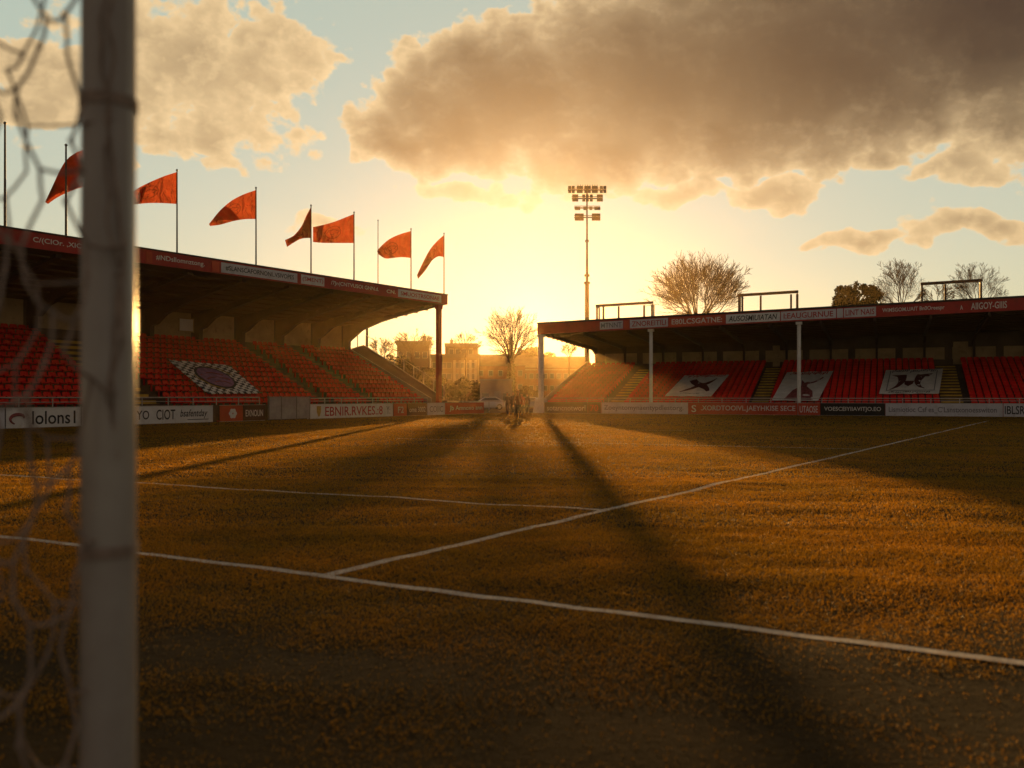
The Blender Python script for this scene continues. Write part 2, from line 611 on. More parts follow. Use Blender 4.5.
# bright aureole of the low sun, and milky evening air
aur = wt.m('ADD', wt.m('MULTIPLY', wt.m('EXPONENT', wt.m('MULTIPLY', ang, -1 / 2.0)), 0.5),
           wt.m('MULTIPLY', wt.m('EXPONENT', wt.m('MULTIPLY', ang, -1 / 7.0)), 0.0))
aurc = wt.node('ShaderNodeVectorMath', operation='SCALE')
wt.put(aurc.inputs[0], (1.0, 0.72, 0.34))
wt.put(aurc.inputs[3], aur)
base = wt.v('ADD', wt.v('ADD', skyv, wt.mix(near, wt.mix(wt.smooth(el, 5, 23), MILK_LOW, MILK), (0.10, 0.08, 0.03))), aurc.outputs[0])
hi = wt.mix(wt.m('MULTIPLY', cover, 0.985), base, cl)
wt.l.new(hi, bg.inputs[0])
bg.inputs[1].default_value = 1.0
wt.l.new(bg.outputs[0], wout.inputs[0])
world.cycles.sampling_method = 'MANUAL'
world.cycles.sample_map_resolution = 512

sl = bpy.data.lights.new('sun', 'SUN')
sl.energy = 5.0
sl.angle = R(0.5)
sl.color = (1.0, 0.52, 0.15)
so = link('sun', sl)
so.rotation_euler = SUN.to_track_quat('Z', 'Y').to_euler()
so.location = (0, 0, 60)

# ------------------------------------------------------------------ ground and pitch


def fade(x, y):
    f = min(1, max(0, (24 - y) / 6.0)) * min(1, max(0, (18 - abs(x)) / 4.0)) * min(1, max(0, (y + 6) / 1.0))
    return f


def hgt(x, y):
    f = fade(x, y)
    if f <= 0:
        return 0.0
    h = noise.noise(Vector((x * 0.55, y * 0.9, 3.1))) * 0.021 + noise.noise(Vector((x * 1.7, y * 2.3, 9.0))) * 0.009
    return (h + 0.010) * f


gm = MB()
S = 1500
gm.add([(-S, -60, -0.02), (S, -60, -0.02), (S, S, -0.02), (-S, S, -0.02)], [(0, 1, 2, 3)])
tag(gm.build('ground', M['earth']), kind='structure')

pm = MB()
nx, ny, st = 180, 120, 0.25
xs = [-22.5 + i * st for i in range(nx + 1)]
ys = [-6 + j * st for j in range(ny + 1)]
pm.add([(x, y, hgt(x, y)) for y in ys for x in xs],
       [(j * (nx + 1) + i, j * (nx + 1) + i + 1, (j + 1) * (nx + 1) + i + 1, (j + 1) * (nx + 1) + i) for j in range(ny) for i in range(nx)])
xa, xb, ya, yb = xs[0], xs[-1], ys[0], ys[-1]
X0, X1, Y1 = -70, 70, 88
pm.add([(X0, ya, 0), (xa, ya, 0), (xa, yb, 0), (X0, yb, 0)], [(0, 1, 2, 3)])
pm.add([(xb, ya, 0), (X1, ya, 0), (X1, yb, 0), (xb, yb, 0)], [(0, 1, 2, 3)])
pm.add([(X0, yb, 0), (X1, yb, 0), (X1, Y1, 0), (X0, Y1, 0)], [(0, 1, 2, 3)])
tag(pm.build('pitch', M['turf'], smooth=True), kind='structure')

# painted lines: end points on the ground
LINES = [((-160, 518), (1290, 697), 0.10), ((325, 577.5), (988, 421), 0.11), ((-120, 468), (607, 512), 0.10),
         ((395, 438.5), (870, 449.5), 0.10), ((430, 427.5), (700, 431), 0.10)]
segs = []
lm = MB()
for a, b, w in LINES:
    A, B = G(*a), G(*b)
    t = (B - A).normalized()
    nrm = Vector((-t.y, t.x, 0))
    segs.append((A, B, t, nrm, w))
    n = max(2, int((B - A).length / 0.2))
    vs = []
    for i in range(n + 1):
        c = A.lerp(B, i / n)
        c += nrm * (noise.noise(Vector((c.x * 0.5, c.y * 0.5, 1.0))) * 0.05)
        for s in (-1, 1):
            q = c + nrm * (s * w / 2 * (1 + 0.25 * noise.noise(Vector((c.x * 4, c.y * 4, 7 + s)))))
            vs.append((q.x, q.y, hgt(q.x, q.y) + 0.005))
    lm.add(vs, [(2 * i, 2 * i + 1, 2 * i + 3, 2 * i + 2) for i in range(n)])
tag(lm.build('pitch_markings', M['line']), kind='structure')

# grass blades: denser and finer close to the camera


def blades():
    P_, W_, H_ = [], [], []
    bands = [(1.6, 6, 6500, 0.0028, 0.019), (6, 10, 4600, 0.0034, 0.019), (10, 16, 1700, 0.0052, 0.021), (16, 26, 620, 0.0085, 0.023),
             (26, 44, 190, 0.016, 0.027), (44, 82, 50, 0.034, 0.033)]
    for d0_, d1_, den, w, h in bands:
        half = 0.64
        wid = half * d1_ + 3.5
        n = int((d1_ - d0_) * 2 * wid * den)
        dd = rng.uniform(d0_, d1_, n)
        lat = rng.uniform(-wid, wid, n)
        ok = np.abs(lat) < half * dd + 3.5
        dd, lat = dd[ok], lat[ok]
        n = len(dd)
        P_.append(np.stack([lat, dd], 1))
        W_.append(np.full(n, w))
        H_.append(np.full(n, h))
    p = np.concatenate(P_)
    w = np.concatenate(W_)
    h = np.concatenate(H_)
    # keep blades off the far side of the boards
    lo = (p - np.array([LF.o.x, LF.o.y])) @ np.array([LF.v.x, LF.v.y])
    ro = (p - np.array([RF.o.x, RF.o.y])) @ np.array([RF.v.x, RF.v.y])
    keep = (lo < -0.15) & (ro < -0.15)
    p, w, h = p[keep], w[keep], h[keep]
    n = len(p)
    # clumpy length
    cl_ = np.array([noise.noise(Vector((x * 2.2, y * 2.2, 0))) for x, y in p]) if n < 2500000 else np.zeros(n)
    # blades thinned in patches close to the camera to darken the foreground
    near_shade = np.array([noise.noise(Vector((x * 0.8, y * 1.3, 4.0))) for x, y in p])
    keep = rng.random(n) < np.clip(1.0 - np.clip((7.2 - p[:, 1]) / 3.2, 0, 1) * (1.0 + 1.1 * near_shade), 0.05, 1)
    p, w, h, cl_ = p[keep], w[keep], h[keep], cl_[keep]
    n = len(p)
    h = h * (0.78 + 0.44 * rng.random(n) + 0.16 * cl_)
    h *= np.clip(0.45 + 0.55 * (p[:, 1] - 3) / 4.5, 0.45, 1)  # shorter close up too, for the same dark foreground
    w = w * rng.uniform(0.7, 1.3, n)
    z = np.array([hgt(x, y) if y < 25 else 0.0 for x, y in p])
    th = rng.uniform(0, 2 * np.pi, n)
    c, s = np.cos(th), np.sin(th)
    lean = rng.normal(0, 0.7, (n, 2)) * h[:, None]
    v = np.zeros((n, 3, 3), dtype=np.float32)
    v[:, 0, 0] = p[:, 0] - c * w
    v[:, 0, 1] = p[:, 1] - s * w
    v[:, 0, 2] = z
    v[:, 1, 0] = p[:, 0] + c * w
    v[:, 1, 1] = p[:, 1] + s * w
    v[:, 1, 2] = z
    v[:, 2, 0] = p[:, 0] + lean[:, 0]
    v[:, 2, 1] = p[:, 1] + lean[:, 1]
    v[:, 2, 2] = z + h
    mi = np.zeros(n, dtype=np.int32)
    for A, B, t, nrm, wd in segs:
        q = p - np.array([A.x, A.y])
        al = q @ np.array([t.x, t.y])
        ac = np.abs(q @ np.array([nrm.x, nrm.y]))
        jit = rng.uniform(0.8, 1.15, n)
        hit = (al > 0) & (al < (B - A).length) & (ac < wd / 2 * jit + np.minimum(w * 0.5, 0.01)) & (rng.random(n) < 0.82)
        mi[hit] = 1
        v[hit, 2, 2] = z[hit] + h[hit] * 0.5
    me = bpy.data.meshes.new('grass')
    me.vertices.add(n * 3)
    me.vertices.foreach_set('co', v.ravel())
    me.loops.add(n * 3)
    me.loops.foreach_set('vertex_index', np.arange(n * 3, dtype=np.int32))
    me.polygons.add(n)
    me.polygons.foreach_set('loop_start', np.arange(0, n * 3, 3, dtype=np.int32))
    me.polygons.foreach_set('loop_total', np.full(n, 3, dtype=np.int32))
    me.materials.append(M['blade'])
    me.materials.append(M['blade_white'])
    me.polygons.foreach_set('material_index', mi)
    me.update(calc_edges=True)
    print('blades', n)
    tag(link('grass', me), 'short turf of the football pitch', 'grass', kind='stuff')


blades()

# ------------------------------------------------------------------ seats


def seat_mesh():
    m = MB()
    # back shell: curved, thick
    cols = [-0.21, -0.13, 0.0, 0.13, 0.21]
    bow = [0.0, 0.03, 0.045, 0.03, 0.0]
    rows = [(0.42, 0.09, 0.88), (0.48, 0.105, 1.0), (0.56, 0.13, 0.98), (0.62, 0.155, 0.84), (0.65, 0.175, 0.55)]
    fr, bk = [], []
    for z, y, k in rows:
        for c, b in zip(cols, bow):
            fr.append((c * k, y + b, z))
            bk.append((c * k, y + b + 0.03, z))
    nc = len(cols)
    fs = []
    N = len(fr)
    for i in range(len(rows) - 1):
        for j in range(nc - 1):
            a = i * nc + j
            fs.append((a, a + 1, a + nc + 1, a + nc))
            fs.append((N + a + 1, N + a, N + a + nc, N + a + nc + 1))
    for i in range(len(rows) - 1):
        a = i * nc
        fs.append((a, a + nc, N + a + nc, N + a))
        a = i * nc + nc - 1
        fs.append((a, N + a, N + a + nc, a + nc))
    for j in range(nc - 1):
        a = (len(rows) - 1) * nc + j
        fs.append((a, a + 1, N + a + 1, N + a))
    m.add(fr + bk, fs)
    # pan with rolled front edge
    prof = [(0.13, 0.40), (-0.22, 0.44), (-0.27, 0.42), (-0.28, 0.38), (-0.25, 0.38), (-0.21, 0.405), (0.13, 0.36)]
    m.prism_x(prof, -0.205, 0.205)
    m.box(-0.03, 0.03, 0.02, 0.12, 0.0, 0.37)
    return m


SEAT = seat_mesh()
seat_data = None


def seats_for(stand, frame, spots):
    """spots: local (x, y, z). The 100 that show largest are parts; the rest is one part."""
    global seat_data
    if seat_data is None:
        tmp = SEAT.build('seat', M['seat_red'])
        seat_data = tmp.data
        bpy.data.objects.remove(tmp)
    scored = []
    for s in spots:
        w = frame.w(*s)
        px = CX + w.x / w.y * F if w.y > 1 else -999
        vis = (0 < px < 76 or 142 < px < 1022)
        scored.append(((0 if vis else 1, w.length), s))
    scored.sort(key=lambda q: q[0])
    for _, s in scored[:100]:
        o = link('seat', seat_data, stand)
        o.location = s
    rest = np.array([s for _, s in scored[100:]], dtype=np.float32)
    bv = np.array(SEAT.v, dtype=np.float32)
    nv = len(bv)
    m = MB()
    allv = (rest[:, None, :] + bv[None, :, :]).reshape(-1, 3)
    me = bpy.data.meshes.new('seat_block')
    fs = [tuple(k * nv + i for i in f) for k in range(len(rest)) for f in SEAT.f]
    me.from_pydata(allv.tolist(), [], fs)
    me.materials.append(M['seat_red'])
    me.update()
    o = link('seat_block', me, stand)
    o['kind'] = 'stuff'


def terrace_profile(y0, z0, p, rise, n, yr):
    pr = [(y0, 0.0)]
    for i in range(n):
        z = z0 + rise * i
        pr.append((y0 + i * p, z))
        pr.append((y0 + (i + 1) * p if i < n - 1 else yr, z))
    pr.append((yr, 0.0))
    return pr


def stairway(stand, xc, width, y0, z0, p, rise, n, material):
    m = MB()
    for i in range(n - 1):
        ya, za = y0 + i * p, z0 + rise * i
        m.box(xc - width / 2, xc + width / 2, ya + p * 0.5, ya + p + 0.002, za + 0.003, za + rise * 0.5)
        m.box(xc - width / 2, xc + width / 2, ya + 0.02, ya + p * 0.5 - 0.003, za + 0.002, za + 0.012)
        m.box(xc - width / 2, xc + width / 2, ya + p * 0.5 + 0.02, ya + p - 0.02, za + rise * 0.5 + 0.002, za + rise * 0.5 + 0.01)
    return m.build('stairway', material, stand)


def railing(stand, x0, x1, y, zb, zt, step, name='railing', mid=True):
    m = MB()
    n = max(1, int((x1 - x0) / step))
    for i in range(n + 1):
        x = x0 + (x1 - x0) * i / n
        m.tube([(x, y, zb), (x, y, zt)], 0.03, 6)
    m.tube([(x0, y, zt), (x1, y, zt)], 0.035, 6)
    if mid:
        m.tube([(x0, y, (zb + zt) / 2), (x1, y, (zb + zt) / 2)], 0.022, 6)
    return m.build(name, M['rail_metal'], stand)


# ------------------------------------------------------------------ covered stand with flags (one side of the pitch)
LS = empty('grandstand', LF.w(0, 0), LF.rz, 'tall covered football stand with red seats under a roof topped by orange red flags', 'stand')
LX0, LX1 = -58.0, 0.0
Ly0, Lz0, Lp, Lrise, Ln = 0.75, 0.72, 0.66, 0.35, 13
Lyr = 9.4


def Lf(x):
    return 8.82 + x * (0.4 / 34.0)


m = MB()
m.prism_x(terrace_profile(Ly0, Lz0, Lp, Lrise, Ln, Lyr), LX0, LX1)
m.build('terrace', M['dark_concrete'], LS)
MB().box(LX0, LX1, 0.45, 0.6, 0, 0.98).build('front_wall', M['wall_brown'], LS)
# pale sloped coping along the open end
m = MB()
zs = Lz0 + 0.72
m.hexa([(0.02, Ly0 - 0.1, 0), (0.2, Ly0 - 0.1, 0), (0.2, Lyr, 0), (0.02, Lyr, 0),
        (0.02, Ly0 - 0.1, zs - 0.1), (0.2, Ly0 - 0.1, zs - 0.1), (0.2, Lyr, zs + Lrise / Lp * (Lyr - Ly0 - 0.66)), (0.02, Lyr, zs + Lrise / Lp * (Lyr - Ly0 - 0.66))])
m.build('end_wall', M['pilaster'], LS)
# outer ramp beside the open end with railing
m = MB()
zr0, zr1 = 1.15, zs + Lrise / Lp * (Lyr - Ly0 - 0.66) + 0.25
m.hexa([(0.22, 0.6, 0), (2.3, 0.6, 0), (2.3, Lyr, 0), (0.22, Lyr, 0), (0.22, 0.6, zr0 - 0.3), (2.3, 0.6, zr0), (2.3, Lyr, zr1), (0.22, Lyr, zr1 - 0.5)])
m.build('ramp_wall', M['wall_brown'], LS)
m = MB()
k = 8
top = []
for i in range(k + 1):
    f = i / k
    y = 0.9 + (Lyr - 1.2) * f
    z = zr0 + (zr1 - zr0) * (y - 0.6) / (Lyr - 0.6)
    m.tube([(2.25, y, z), (2.25, y, z + 1.0)], 0.04, 6)
    top.append((2.25, y, z))
m.tube([(a, b, c + 1.0) for a, b, c in top], 0.03, 6)
m.tube([(a, b, c + 0.04) for a, b, c in top], 0.045, 6)
m.build('ramp_railing', M['rail_metal'], LS)

L_aisles = [LF.x_at(330, Ly0), LF.x_at(379, Ly0), LF.x_at(168, Ly0) - 1.2, -37.5, -46]
L_mats = ['step_brown', 'step_brown', 'step_yellow', 'step_brown', 'step_brown']
L_width = [1.1, 1.2, 2.4, 1.2, 1.2]
for xa_, mk, wd in zip(L_aisles, L_mats, L_width):
    stairway(LS, xa_, wd, Ly0, Lz0, Lp, Lrise, Ln, M[mk])
spots = []
for r in range(Ln):
    x = LX1 - 0.35
    while x > LX0 + 0.3:
        if all(abs(x - a) > wd / 2 + 0.28 for a, wd in zip(L_aisles, L_width)):
            spots.append((x, Ly0 + r * Lp + 0.33, Lz0 + Lrise * r))
        x -= 0.5
seats_for(LS, LF, spots)
gx0, gx1 = LF.x_at(268), LF.x_at(311)
railing(LS, LX0, gx0 - 0.2, 0.52, 0.98, 1.42, 1.6)
railing(LS, gx1 + 0.2, -0.6, 0.52, 0.98, 1.35, 1.6)

# rear wall with cream panels between dark columns
zr = Lz0 + Lrise * (Ln - 1)
m = MB()
m.box(LX0, LX1, Lyr, Lyr + 0.3, 0, 8.9)
m.build('rear_wall', M['wall_brown'], LS)
Lcols = [-0.25, -3.9, -7.9, -11.8, -15.6, -19.5, -23.4, -27.3, -31.2, -35.1, -39, -43, -47, -51, -55]
for i in range(len(Lcols) - 1):
    a, b = Lcols[i + 1] + 0.35, Lcols[i] - 0.35
    MB().box(a, b, Lyr - 0.05, Lyr - 0.003, zr + 0.55, 7.9).build('wall_panel', M['cream'], LS)


def Lsof(x, y):
    """underside of the roof"""
    return Lf(x) + (7.35 - 8.82) * y / 9.4


for x in Lcols:
    m = MB()
    zt = Lsof(x, Lyr) - 0.02
    w = 0.16
    # column with a curved haunch that runs out along the underside of the roof
    prof = [(Lyr - 0.06, zr), (Lyr - 0.06, zt)]
    out = []
    for j in range(9):
        f = j / 8
        y = Lyr - 0.06 - 9.0 * f
        out.append((y, Lsof(x, y) - 0.02))
    low = [(0.35, Lsof(x, 0.35) - 0.18), (3.0, Lsof(x, 3.0) - 0.28), (5.5, Lsof(x, 5.5) - 0.42), (7.4, Lsof(x, 7.4) - 0.7), (8.3, Lsof(x, 8.3) - 1.15), (8.75, zr + 1.15), (8.8, zr)]
    prof = [(Lyr - 0.06, zr)] + out + low
    m.prism_x(prof, x - w, x + w)
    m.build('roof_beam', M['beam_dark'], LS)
wx0, wx1 = LF.x_at(178.5, Lyr), LF.x_at(192, Lyr)
w_ = MB().box(wx0, wx1, Lyr - 0.11, Lyr - 0.055, 5.95, 6.75).build('window', M['pale_glass'], LS)
m = MB()
for a, b, c, d in ((wx0 - .06, wx1 + .06, 5.88, 5.95), (wx0 - .06, wx1 + .06, 6.75, 6.82), (wx0 - .06, wx0, 5.95, 6.75), (wx1, wx1 + .06, 5.95, 6.75)):
    m.box(a, b, Lyr - 0.13, Lyr - 0.052, c, d)
m.build('window_frame', M['cream'], w_)

# roof and fascia
xe = LF.x_at(447, 0.0)
m = MB()
m.hexa([(LX0, 0.06, Lsof(LX0, 0)), (xe, 0.06, Lsof(xe, 0)), (xe, Lyr + 0.8, Lsof(xe, Lyr + 0.8)), (LX0, Lyr + 0.8, Lsof(LX0, Lyr + 0.8)),
        (LX0, 0.06, Lsof(LX0, 0) + 0.6), (xe, 0.06, Lsof(xe, 0) + 0.6), (xe, Lyr + 0.8, Lsof(xe, Lyr + 0.8) + 0.2), (LX0, Lyr + 0.8, Lsof(LX0, Lyr + 0.8) + 0.2)])
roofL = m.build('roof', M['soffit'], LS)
m = MB()
for i in range(8):                           # purlins under the sheeting
    y = 0.8 + i * 1.05
    m.hexa([(LX0, y, Lsof(LX0, y) - .10), (xe, y, Lsof(xe, y) - .10), (xe, y + .1, Lsof(xe, y) - .10), (LX0, y + .1, Lsof(LX0, y) - .10),
            (LX0, y, Lsof(LX0, y) - .012), (xe, y, Lsof(xe, y) - .012), (xe, y + .1, Lsof(xe, y) - .03), (LX0, y + .1, Lsof(LX0, y) - .03)])
m.build('purlin', M['soffit'], roofL)
m = MB()
m.hexa([(LX0, -0.06, Lf(LX0)), (xe, -0.06, Lf(xe)), (xe, 0.05, Lf(xe)), (LX0, 0.05, Lf(LX0)),
        (LX0, -0.06, Lf(LX0) + .75), (xe, -0.06, Lf(xe) + .75), (xe, 0.05, Lf(xe) + .75), (LX0, 0.05, Lf(LX0) + .75)], 0)
m.hexa([(LX0, -0.10, Lf(LX0) + .755), (xe + .03, -0.10, Lf(xe) + .755), (xe + .03, 0.3, Lf(xe) + .755), (LX0, 0.3, Lf(LX0) + .755),
        (LX0, -0.10, Lf(LX0) + .83), (xe + .03, -0.10, Lf(xe) + .83), (xe + .03, 0.3, Lf(xe) + .83), (LX0, 0.3, Lf(LX0) + .83)], 1)
fascL = m.build('fascia', [M['red_paint'], M['beam_dark']], LS)


def fascia_sign(stand, fr, fn, y, p0, p1, bg_, txt, tmat, hh, zc, t0=None, t1=None, shear=0.0, thh=None):
    """a sign panel on a fascia from pixel column p0 to p1 with its lettering"""
    x0, x1 = fr.x_at(p0, y), fr.x_at(p1, y)
    par = stand
    if bg_:
        mm = MB()
        z0, z1 = zc - hh / 2, zc + hh / 2
        mm.hexa([(x0, y - .03, fn(x0) + z0), (x1, y - .03, fn(x1) + z0), (x1, y - .003, fn(x1) + z0), (x0, y - .003, fn(x0) + z0),
                 (x0, y - .03, fn(x0) + z1), (x1, y - .03, fn(x1) + z1), (x1, y - .003, fn(x1) + z1), (x0, y - .003, fn(x0) + z1)])
        par = mm.build('sign_panel', M[bg_], stand)
    if txt:
        ta = fr.x_at(t0, y) if t0 else x0 + (x1 - x0) * .05
        tb = fr.x_at(t1, y) if t1 else x1 - (x1 - x0) * .05
        o = text_obj(txt, ta, tb, zc, thh or hh * .62, y - .04 if bg_ else y - .012, M[tmat], par, shear=shear, bold=0.012)
        sheared(o, fn)


FY = -0.06
fascia_sign(LS, LF, Lf, FY, 30, 84, None, 'C/(CIOr. ,XIC', 'ink_white', .5, .38)
fascia_sign(LS, LF, Lf, FY, 146, 152, 'orange_red', None, None, .6, .36)
fascia_sign(LS, LF, Lf, FY, 153, 207, None, '#NDsllomnztong.', 'ink_white', .55, .38)
fascia_sign(LS, LF, Lf, FY, 212, 219, 'orange_red', None, None, .6, .36)
fascia_sign(LS, LF, Lf, FY, 221, 297, 'pale_sign', '#SLANSCAFORNONI..VSIVOPES', 'ink', .58, .37, thh=.3)
fascia_sign(LS, LF, Lf, FY, 301, 324, 'pale_sign', '(SMENT)', 'ink_red', .58, .37, thh=.32)
fascia_sign(LS, LF, Lf, FY, 328, 381, None, '/7Jn(CNTVUSOI GNN.d.', 'ink_white', .55, .38)
fascia_sign(LS, LF, Lf, FY, 386, 396, None, 'CN.', 'ink_white', .55, .38, thh=.26)
fascia_sign(LS, LF, Lf, FY, 398, 441, 'pale_sign', 'SMUOSTRSONAE', 'ink_red', .58, .37, thh=.3)

# the single red column at the open end
xc = LF.x_at(439, 0.25)
m = MB()
m.box(xc - .2, xc + .2, .12, .42, 0, Lsof(xc, .3) - .01)
m.box(xc - .3, xc + .3, .04, .5, 0, .25)
m.box(xc - .28, xc + .28, .08, .46, Lsof(xc, .3) - .35, Lsof(xc, .3) - .015)
m.build('column', M['red_paint'], LS)

# ------------------------------------------------------------------ low long stand opposite
RS = empty('grandstand', RF.w(0, 0), RF.rz, 'long low covered football stand with red seats, white posts and three white banners', 'stand')
RX0, RX1 = 0.0, 50.0
Ry0, Rz0, Rp, Rrise, Rn = 0.95, 0.5, 0.74, 0.245, 16
Ryr = 13.0


def Rf(x):
    return 6.92 + x * 0.0188


def Rsof(x, y):
    return Rf(x) - 0.6 * y / 13.0


m = MB()
m.prism_x(terrace_profile(Ry0, Rz0, Rp, Rrise, Rn, Ryr), RX0, RX1)
m.build('terrace', M['dark_concrete'], RS)
MB().box(RX0, RX1, 0.55, 0.7, 0, 0.96).build('front_wall', M['red_paint'], RS)
m = MB()
zs = Rz0 + 0.72
ze = zs + Rrise / Rp * (Ryr - Ry0 - .74)
m.hexa([(-0.2, Ry0 - .1, 0), (-.02, Ry0 - .1, 0), (-.02, Ryr, 0), (-.2, Ryr, 0), (-.2, Ry0 - .1, zs), (-.02, Ry0 - .1, zs), (-.02, Ryr, ze), (-.2, Ryr, ze)])
m.build('end_wall', M['pilaster'], RS)
R_aisles = [RF.x_at(612, Ry0), RF.x_at(757, Ry0), RF.x_at(954, Ry0), 46.5]
R_width = [1.2, 1.3, 1.5, 1.2]
for xa_, wd in zip(R_aisles, R_width):
    stairway(RS, xa_, wd, Ry0, Rz0, Rp, Rrise, Rn, M['step_yellow'])
spots = []
for r in range(Rn):
    x = RX0 + 0.3
    while x < RX1 - 0.3:
        if all(abs(x - a) > wd / 2 + 0.28 for a, wd in zip(R_aisles, R_width)):
            spots.append((x, Ry0 + r * Rp + 0.38, Rz0 + Rrise * r))
        x += 0.5
seats_for(RS, RF, spots)
railing(RS, 0.2, RX1, 0.62, 0.96, 1.32, 1.9)
zr2 = Rz0 + Rrise * (Rn - 1)
m = MB()
m.box(RX0 + 0.8, RX1, Ryr, Ryr + .3, 0, 7.0)
m.box(RX0, RX0 + 0.798, Ryr, Ryr + .2, 0, zr2 + .3)  # end bay kept low: an added slot that lets sun onto the pitch
m.build('rear_wall', M['wall_brown'], RS)
x = RX0 + 1.6
while x < RX1 - 3:
    MB().box(x + .2, x + 3.5, Ryr - .05, Ryr - .003, zr2 + .5, zr2 + 1.55).build('wall_panel', M['cream'], RS)
    x += 3.9
for i in range(14):
    xb_ = RX0 + (.95 if i == 0 else .1) + i * 3.84
    m = MB()
    m.prism_x([(0.1, Rsof(xb_, .1) - .01), (0.1, Rsof(xb_, .1) - .3), (11.6, Rsof(xb_, 11.6) - .35), (12.6, Rsof(xb_, 12.6) - .75), (12.7, zr2), (12.93, zr2), (12.93, Rsof(xb_, 12.93) - .01)], xb_ - .09, xb_ + .09)
    m.build('roof_beam', M['beam_dark'], RS)
for p0, p1 in ((953, 968), (773, 780)):
    a, b = RF.x_at(p0, Ryr), RF.x_at(p1, Ryr)
    dr = MB().box(a, b, Ryr - .12, Ryr - .055, zr2 + .05, zr2 + 2.0).build('door', M['cream'], RS)
    MB().tube([(b - .15, Ryr - .17, zr2 + 1.0), (b - .15, Ryr - .12, zr2 + 1.0)], .04, 6).build('handle', M['dark_metal'], dr)
m = MB()
m.hexa([(-.3, .06, Rsof(-.3, 0)), (RX1, .06, Rsof(RX1, 0)), (RX1, Ryr + .6, Rsof(RX1, Ryr + .6)), (-.3, Ryr + .6, Rsof(-.3, Ryr + .6)),
        (-.3, .06, Rsof(-.3, 0) + .8), (RX1, .06, Rsof(RX1, 0) + .8), (RX1, Ryr + .6, Rsof(RX1, Ryr + .6) + .2), (-.3, Ryr + .6, Rsof(-.3, Ryr + .6) + .2)])
roofR = m.build('roof', M['soffit'], RS)
m = MB()
for i in range(10):
    y = 1.0 + i * 1.2
    m.hexa([(-.25, y, Rsof(-.25, y) - .09), (RX1, y, Rsof(RX1, y) - .09), (RX1, y + .1, Rsof(RX1, y) - .09), (-.25, y + .1, Rsof(-.25, y) - .09),
            (-.25, y, Rsof(-.25, y) - .012), (RX1, y, Rsof(RX1, y) - .012), (RX1, y + .1, Rsof(RX1, y) - .03), (-.25, y + .1, Rsof(-.25, y) - .03)])
m.build('purlin', M['soffit'], roofR)
m = MB()
for (dy0, dy1, a, b, mi) in ((-.06, .05, 0, .88, 0), (-.12, .4, .885, 1.02, 1)):
    x0, x1 = -.32 - (.02 if mi else 0), RX1
    m.hexa([(x0, dy0, Rf(x0) + a), (x1, dy0, Rf(x1) + a), (x1, dy1, Rf(x1) + a), (x0, dy1, Rf(x0) + a),
            (x0, dy0, Rf(x0) + b), (x1, dy0, Rf(x1) + b), (x1, dy1, Rf(x1) + b), (x0, dy1, Rf(x0) + b)], mi)
m.build('fascia', [M['red_paint'], M['roof_dark']], RS)
fascia_sign(RS, RF, Rf, FY, 600, 623, 'pale_sign', 'MTNNT', 'ink_grey', .66, .45)
fascia_sign(RS, RF, Rf, FY, 624, 629, 'orange_red', None, None, .66, .45)
fascia_sign(RS, RF, Rf, FY, 630, 668, 'pale_sign', 'ZNOREITILI', 'ink_red', .7, .45)
fascia_sign(RS, RF, Rf, FY, 669, 725, 'orange_red', 'E80LCSGATNE:', 'ink_white', .7, .45)
fascia_sign(RS, RF, Rf, FY, 726, 780, 'white_sign', 'AUSOSMIUIATAN', 'ink', .7, .45, shear=.2)
fascia_sign(RS, RF, Rf, FY, 781, 836, 'pale_sign', 'I:EAUGURNUE', 'ink_red', .7, .45)
fascia_sign(RS, RF, Rf, FY, 837, 843, 'pale_sign', None, None, .7, .45)
fascia_sign(RS, RF, Rf, FY, 844, 876, 'pale_sign', 'LINT NAIS', 'ink_red', .7, .45)
fascia_sign(RS, RF, Rf, FY, 879, 948, None, 'WiMSGOM.UAIT Bn0Oreespr', 'ink_white', .62, .45)
fascia_sign(RS, RF, Rf, FY, 960, 963, None, 'A', 'ink_white', .5, .4)
fascia_sign(RS, RF, Rf, FY, 969, 1009, None, 'AIIGOY-GIIIS', 'ink_white', .62, .45, thh=.5)
for px in (541, 651, 799):
    xp = RF.x_at(px, .3)
    m = MB()
    r = .15 if px != 541 else .25
    m.tube([(xp, .3, 0), (xp, .3, Rsof(xp, .3) - .01)], r, 12)
    if px == 541:
        m.hexa([(xp - .6, -.1, 0), (xp + .46, -.1, 0), (xp + .46, .7, 0), (xp - .6, .7, 0), (xp - .4, -.07, 1.3), (xp + .4, -.07, 1.3), (xp + .4, .67, 1.3), (xp - .4, .67, 1.3)])
    else:
        m.box(xp - .22, xp + .22, .1, .5, 0, .4)
    m.box(xp - r - .08, xp + r + .08, .08, .5 + r - .15, Rsof(xp, .3) - .22, Rsof(xp, .3) - .012)
    m.build('post', M['white_paint'], RS)

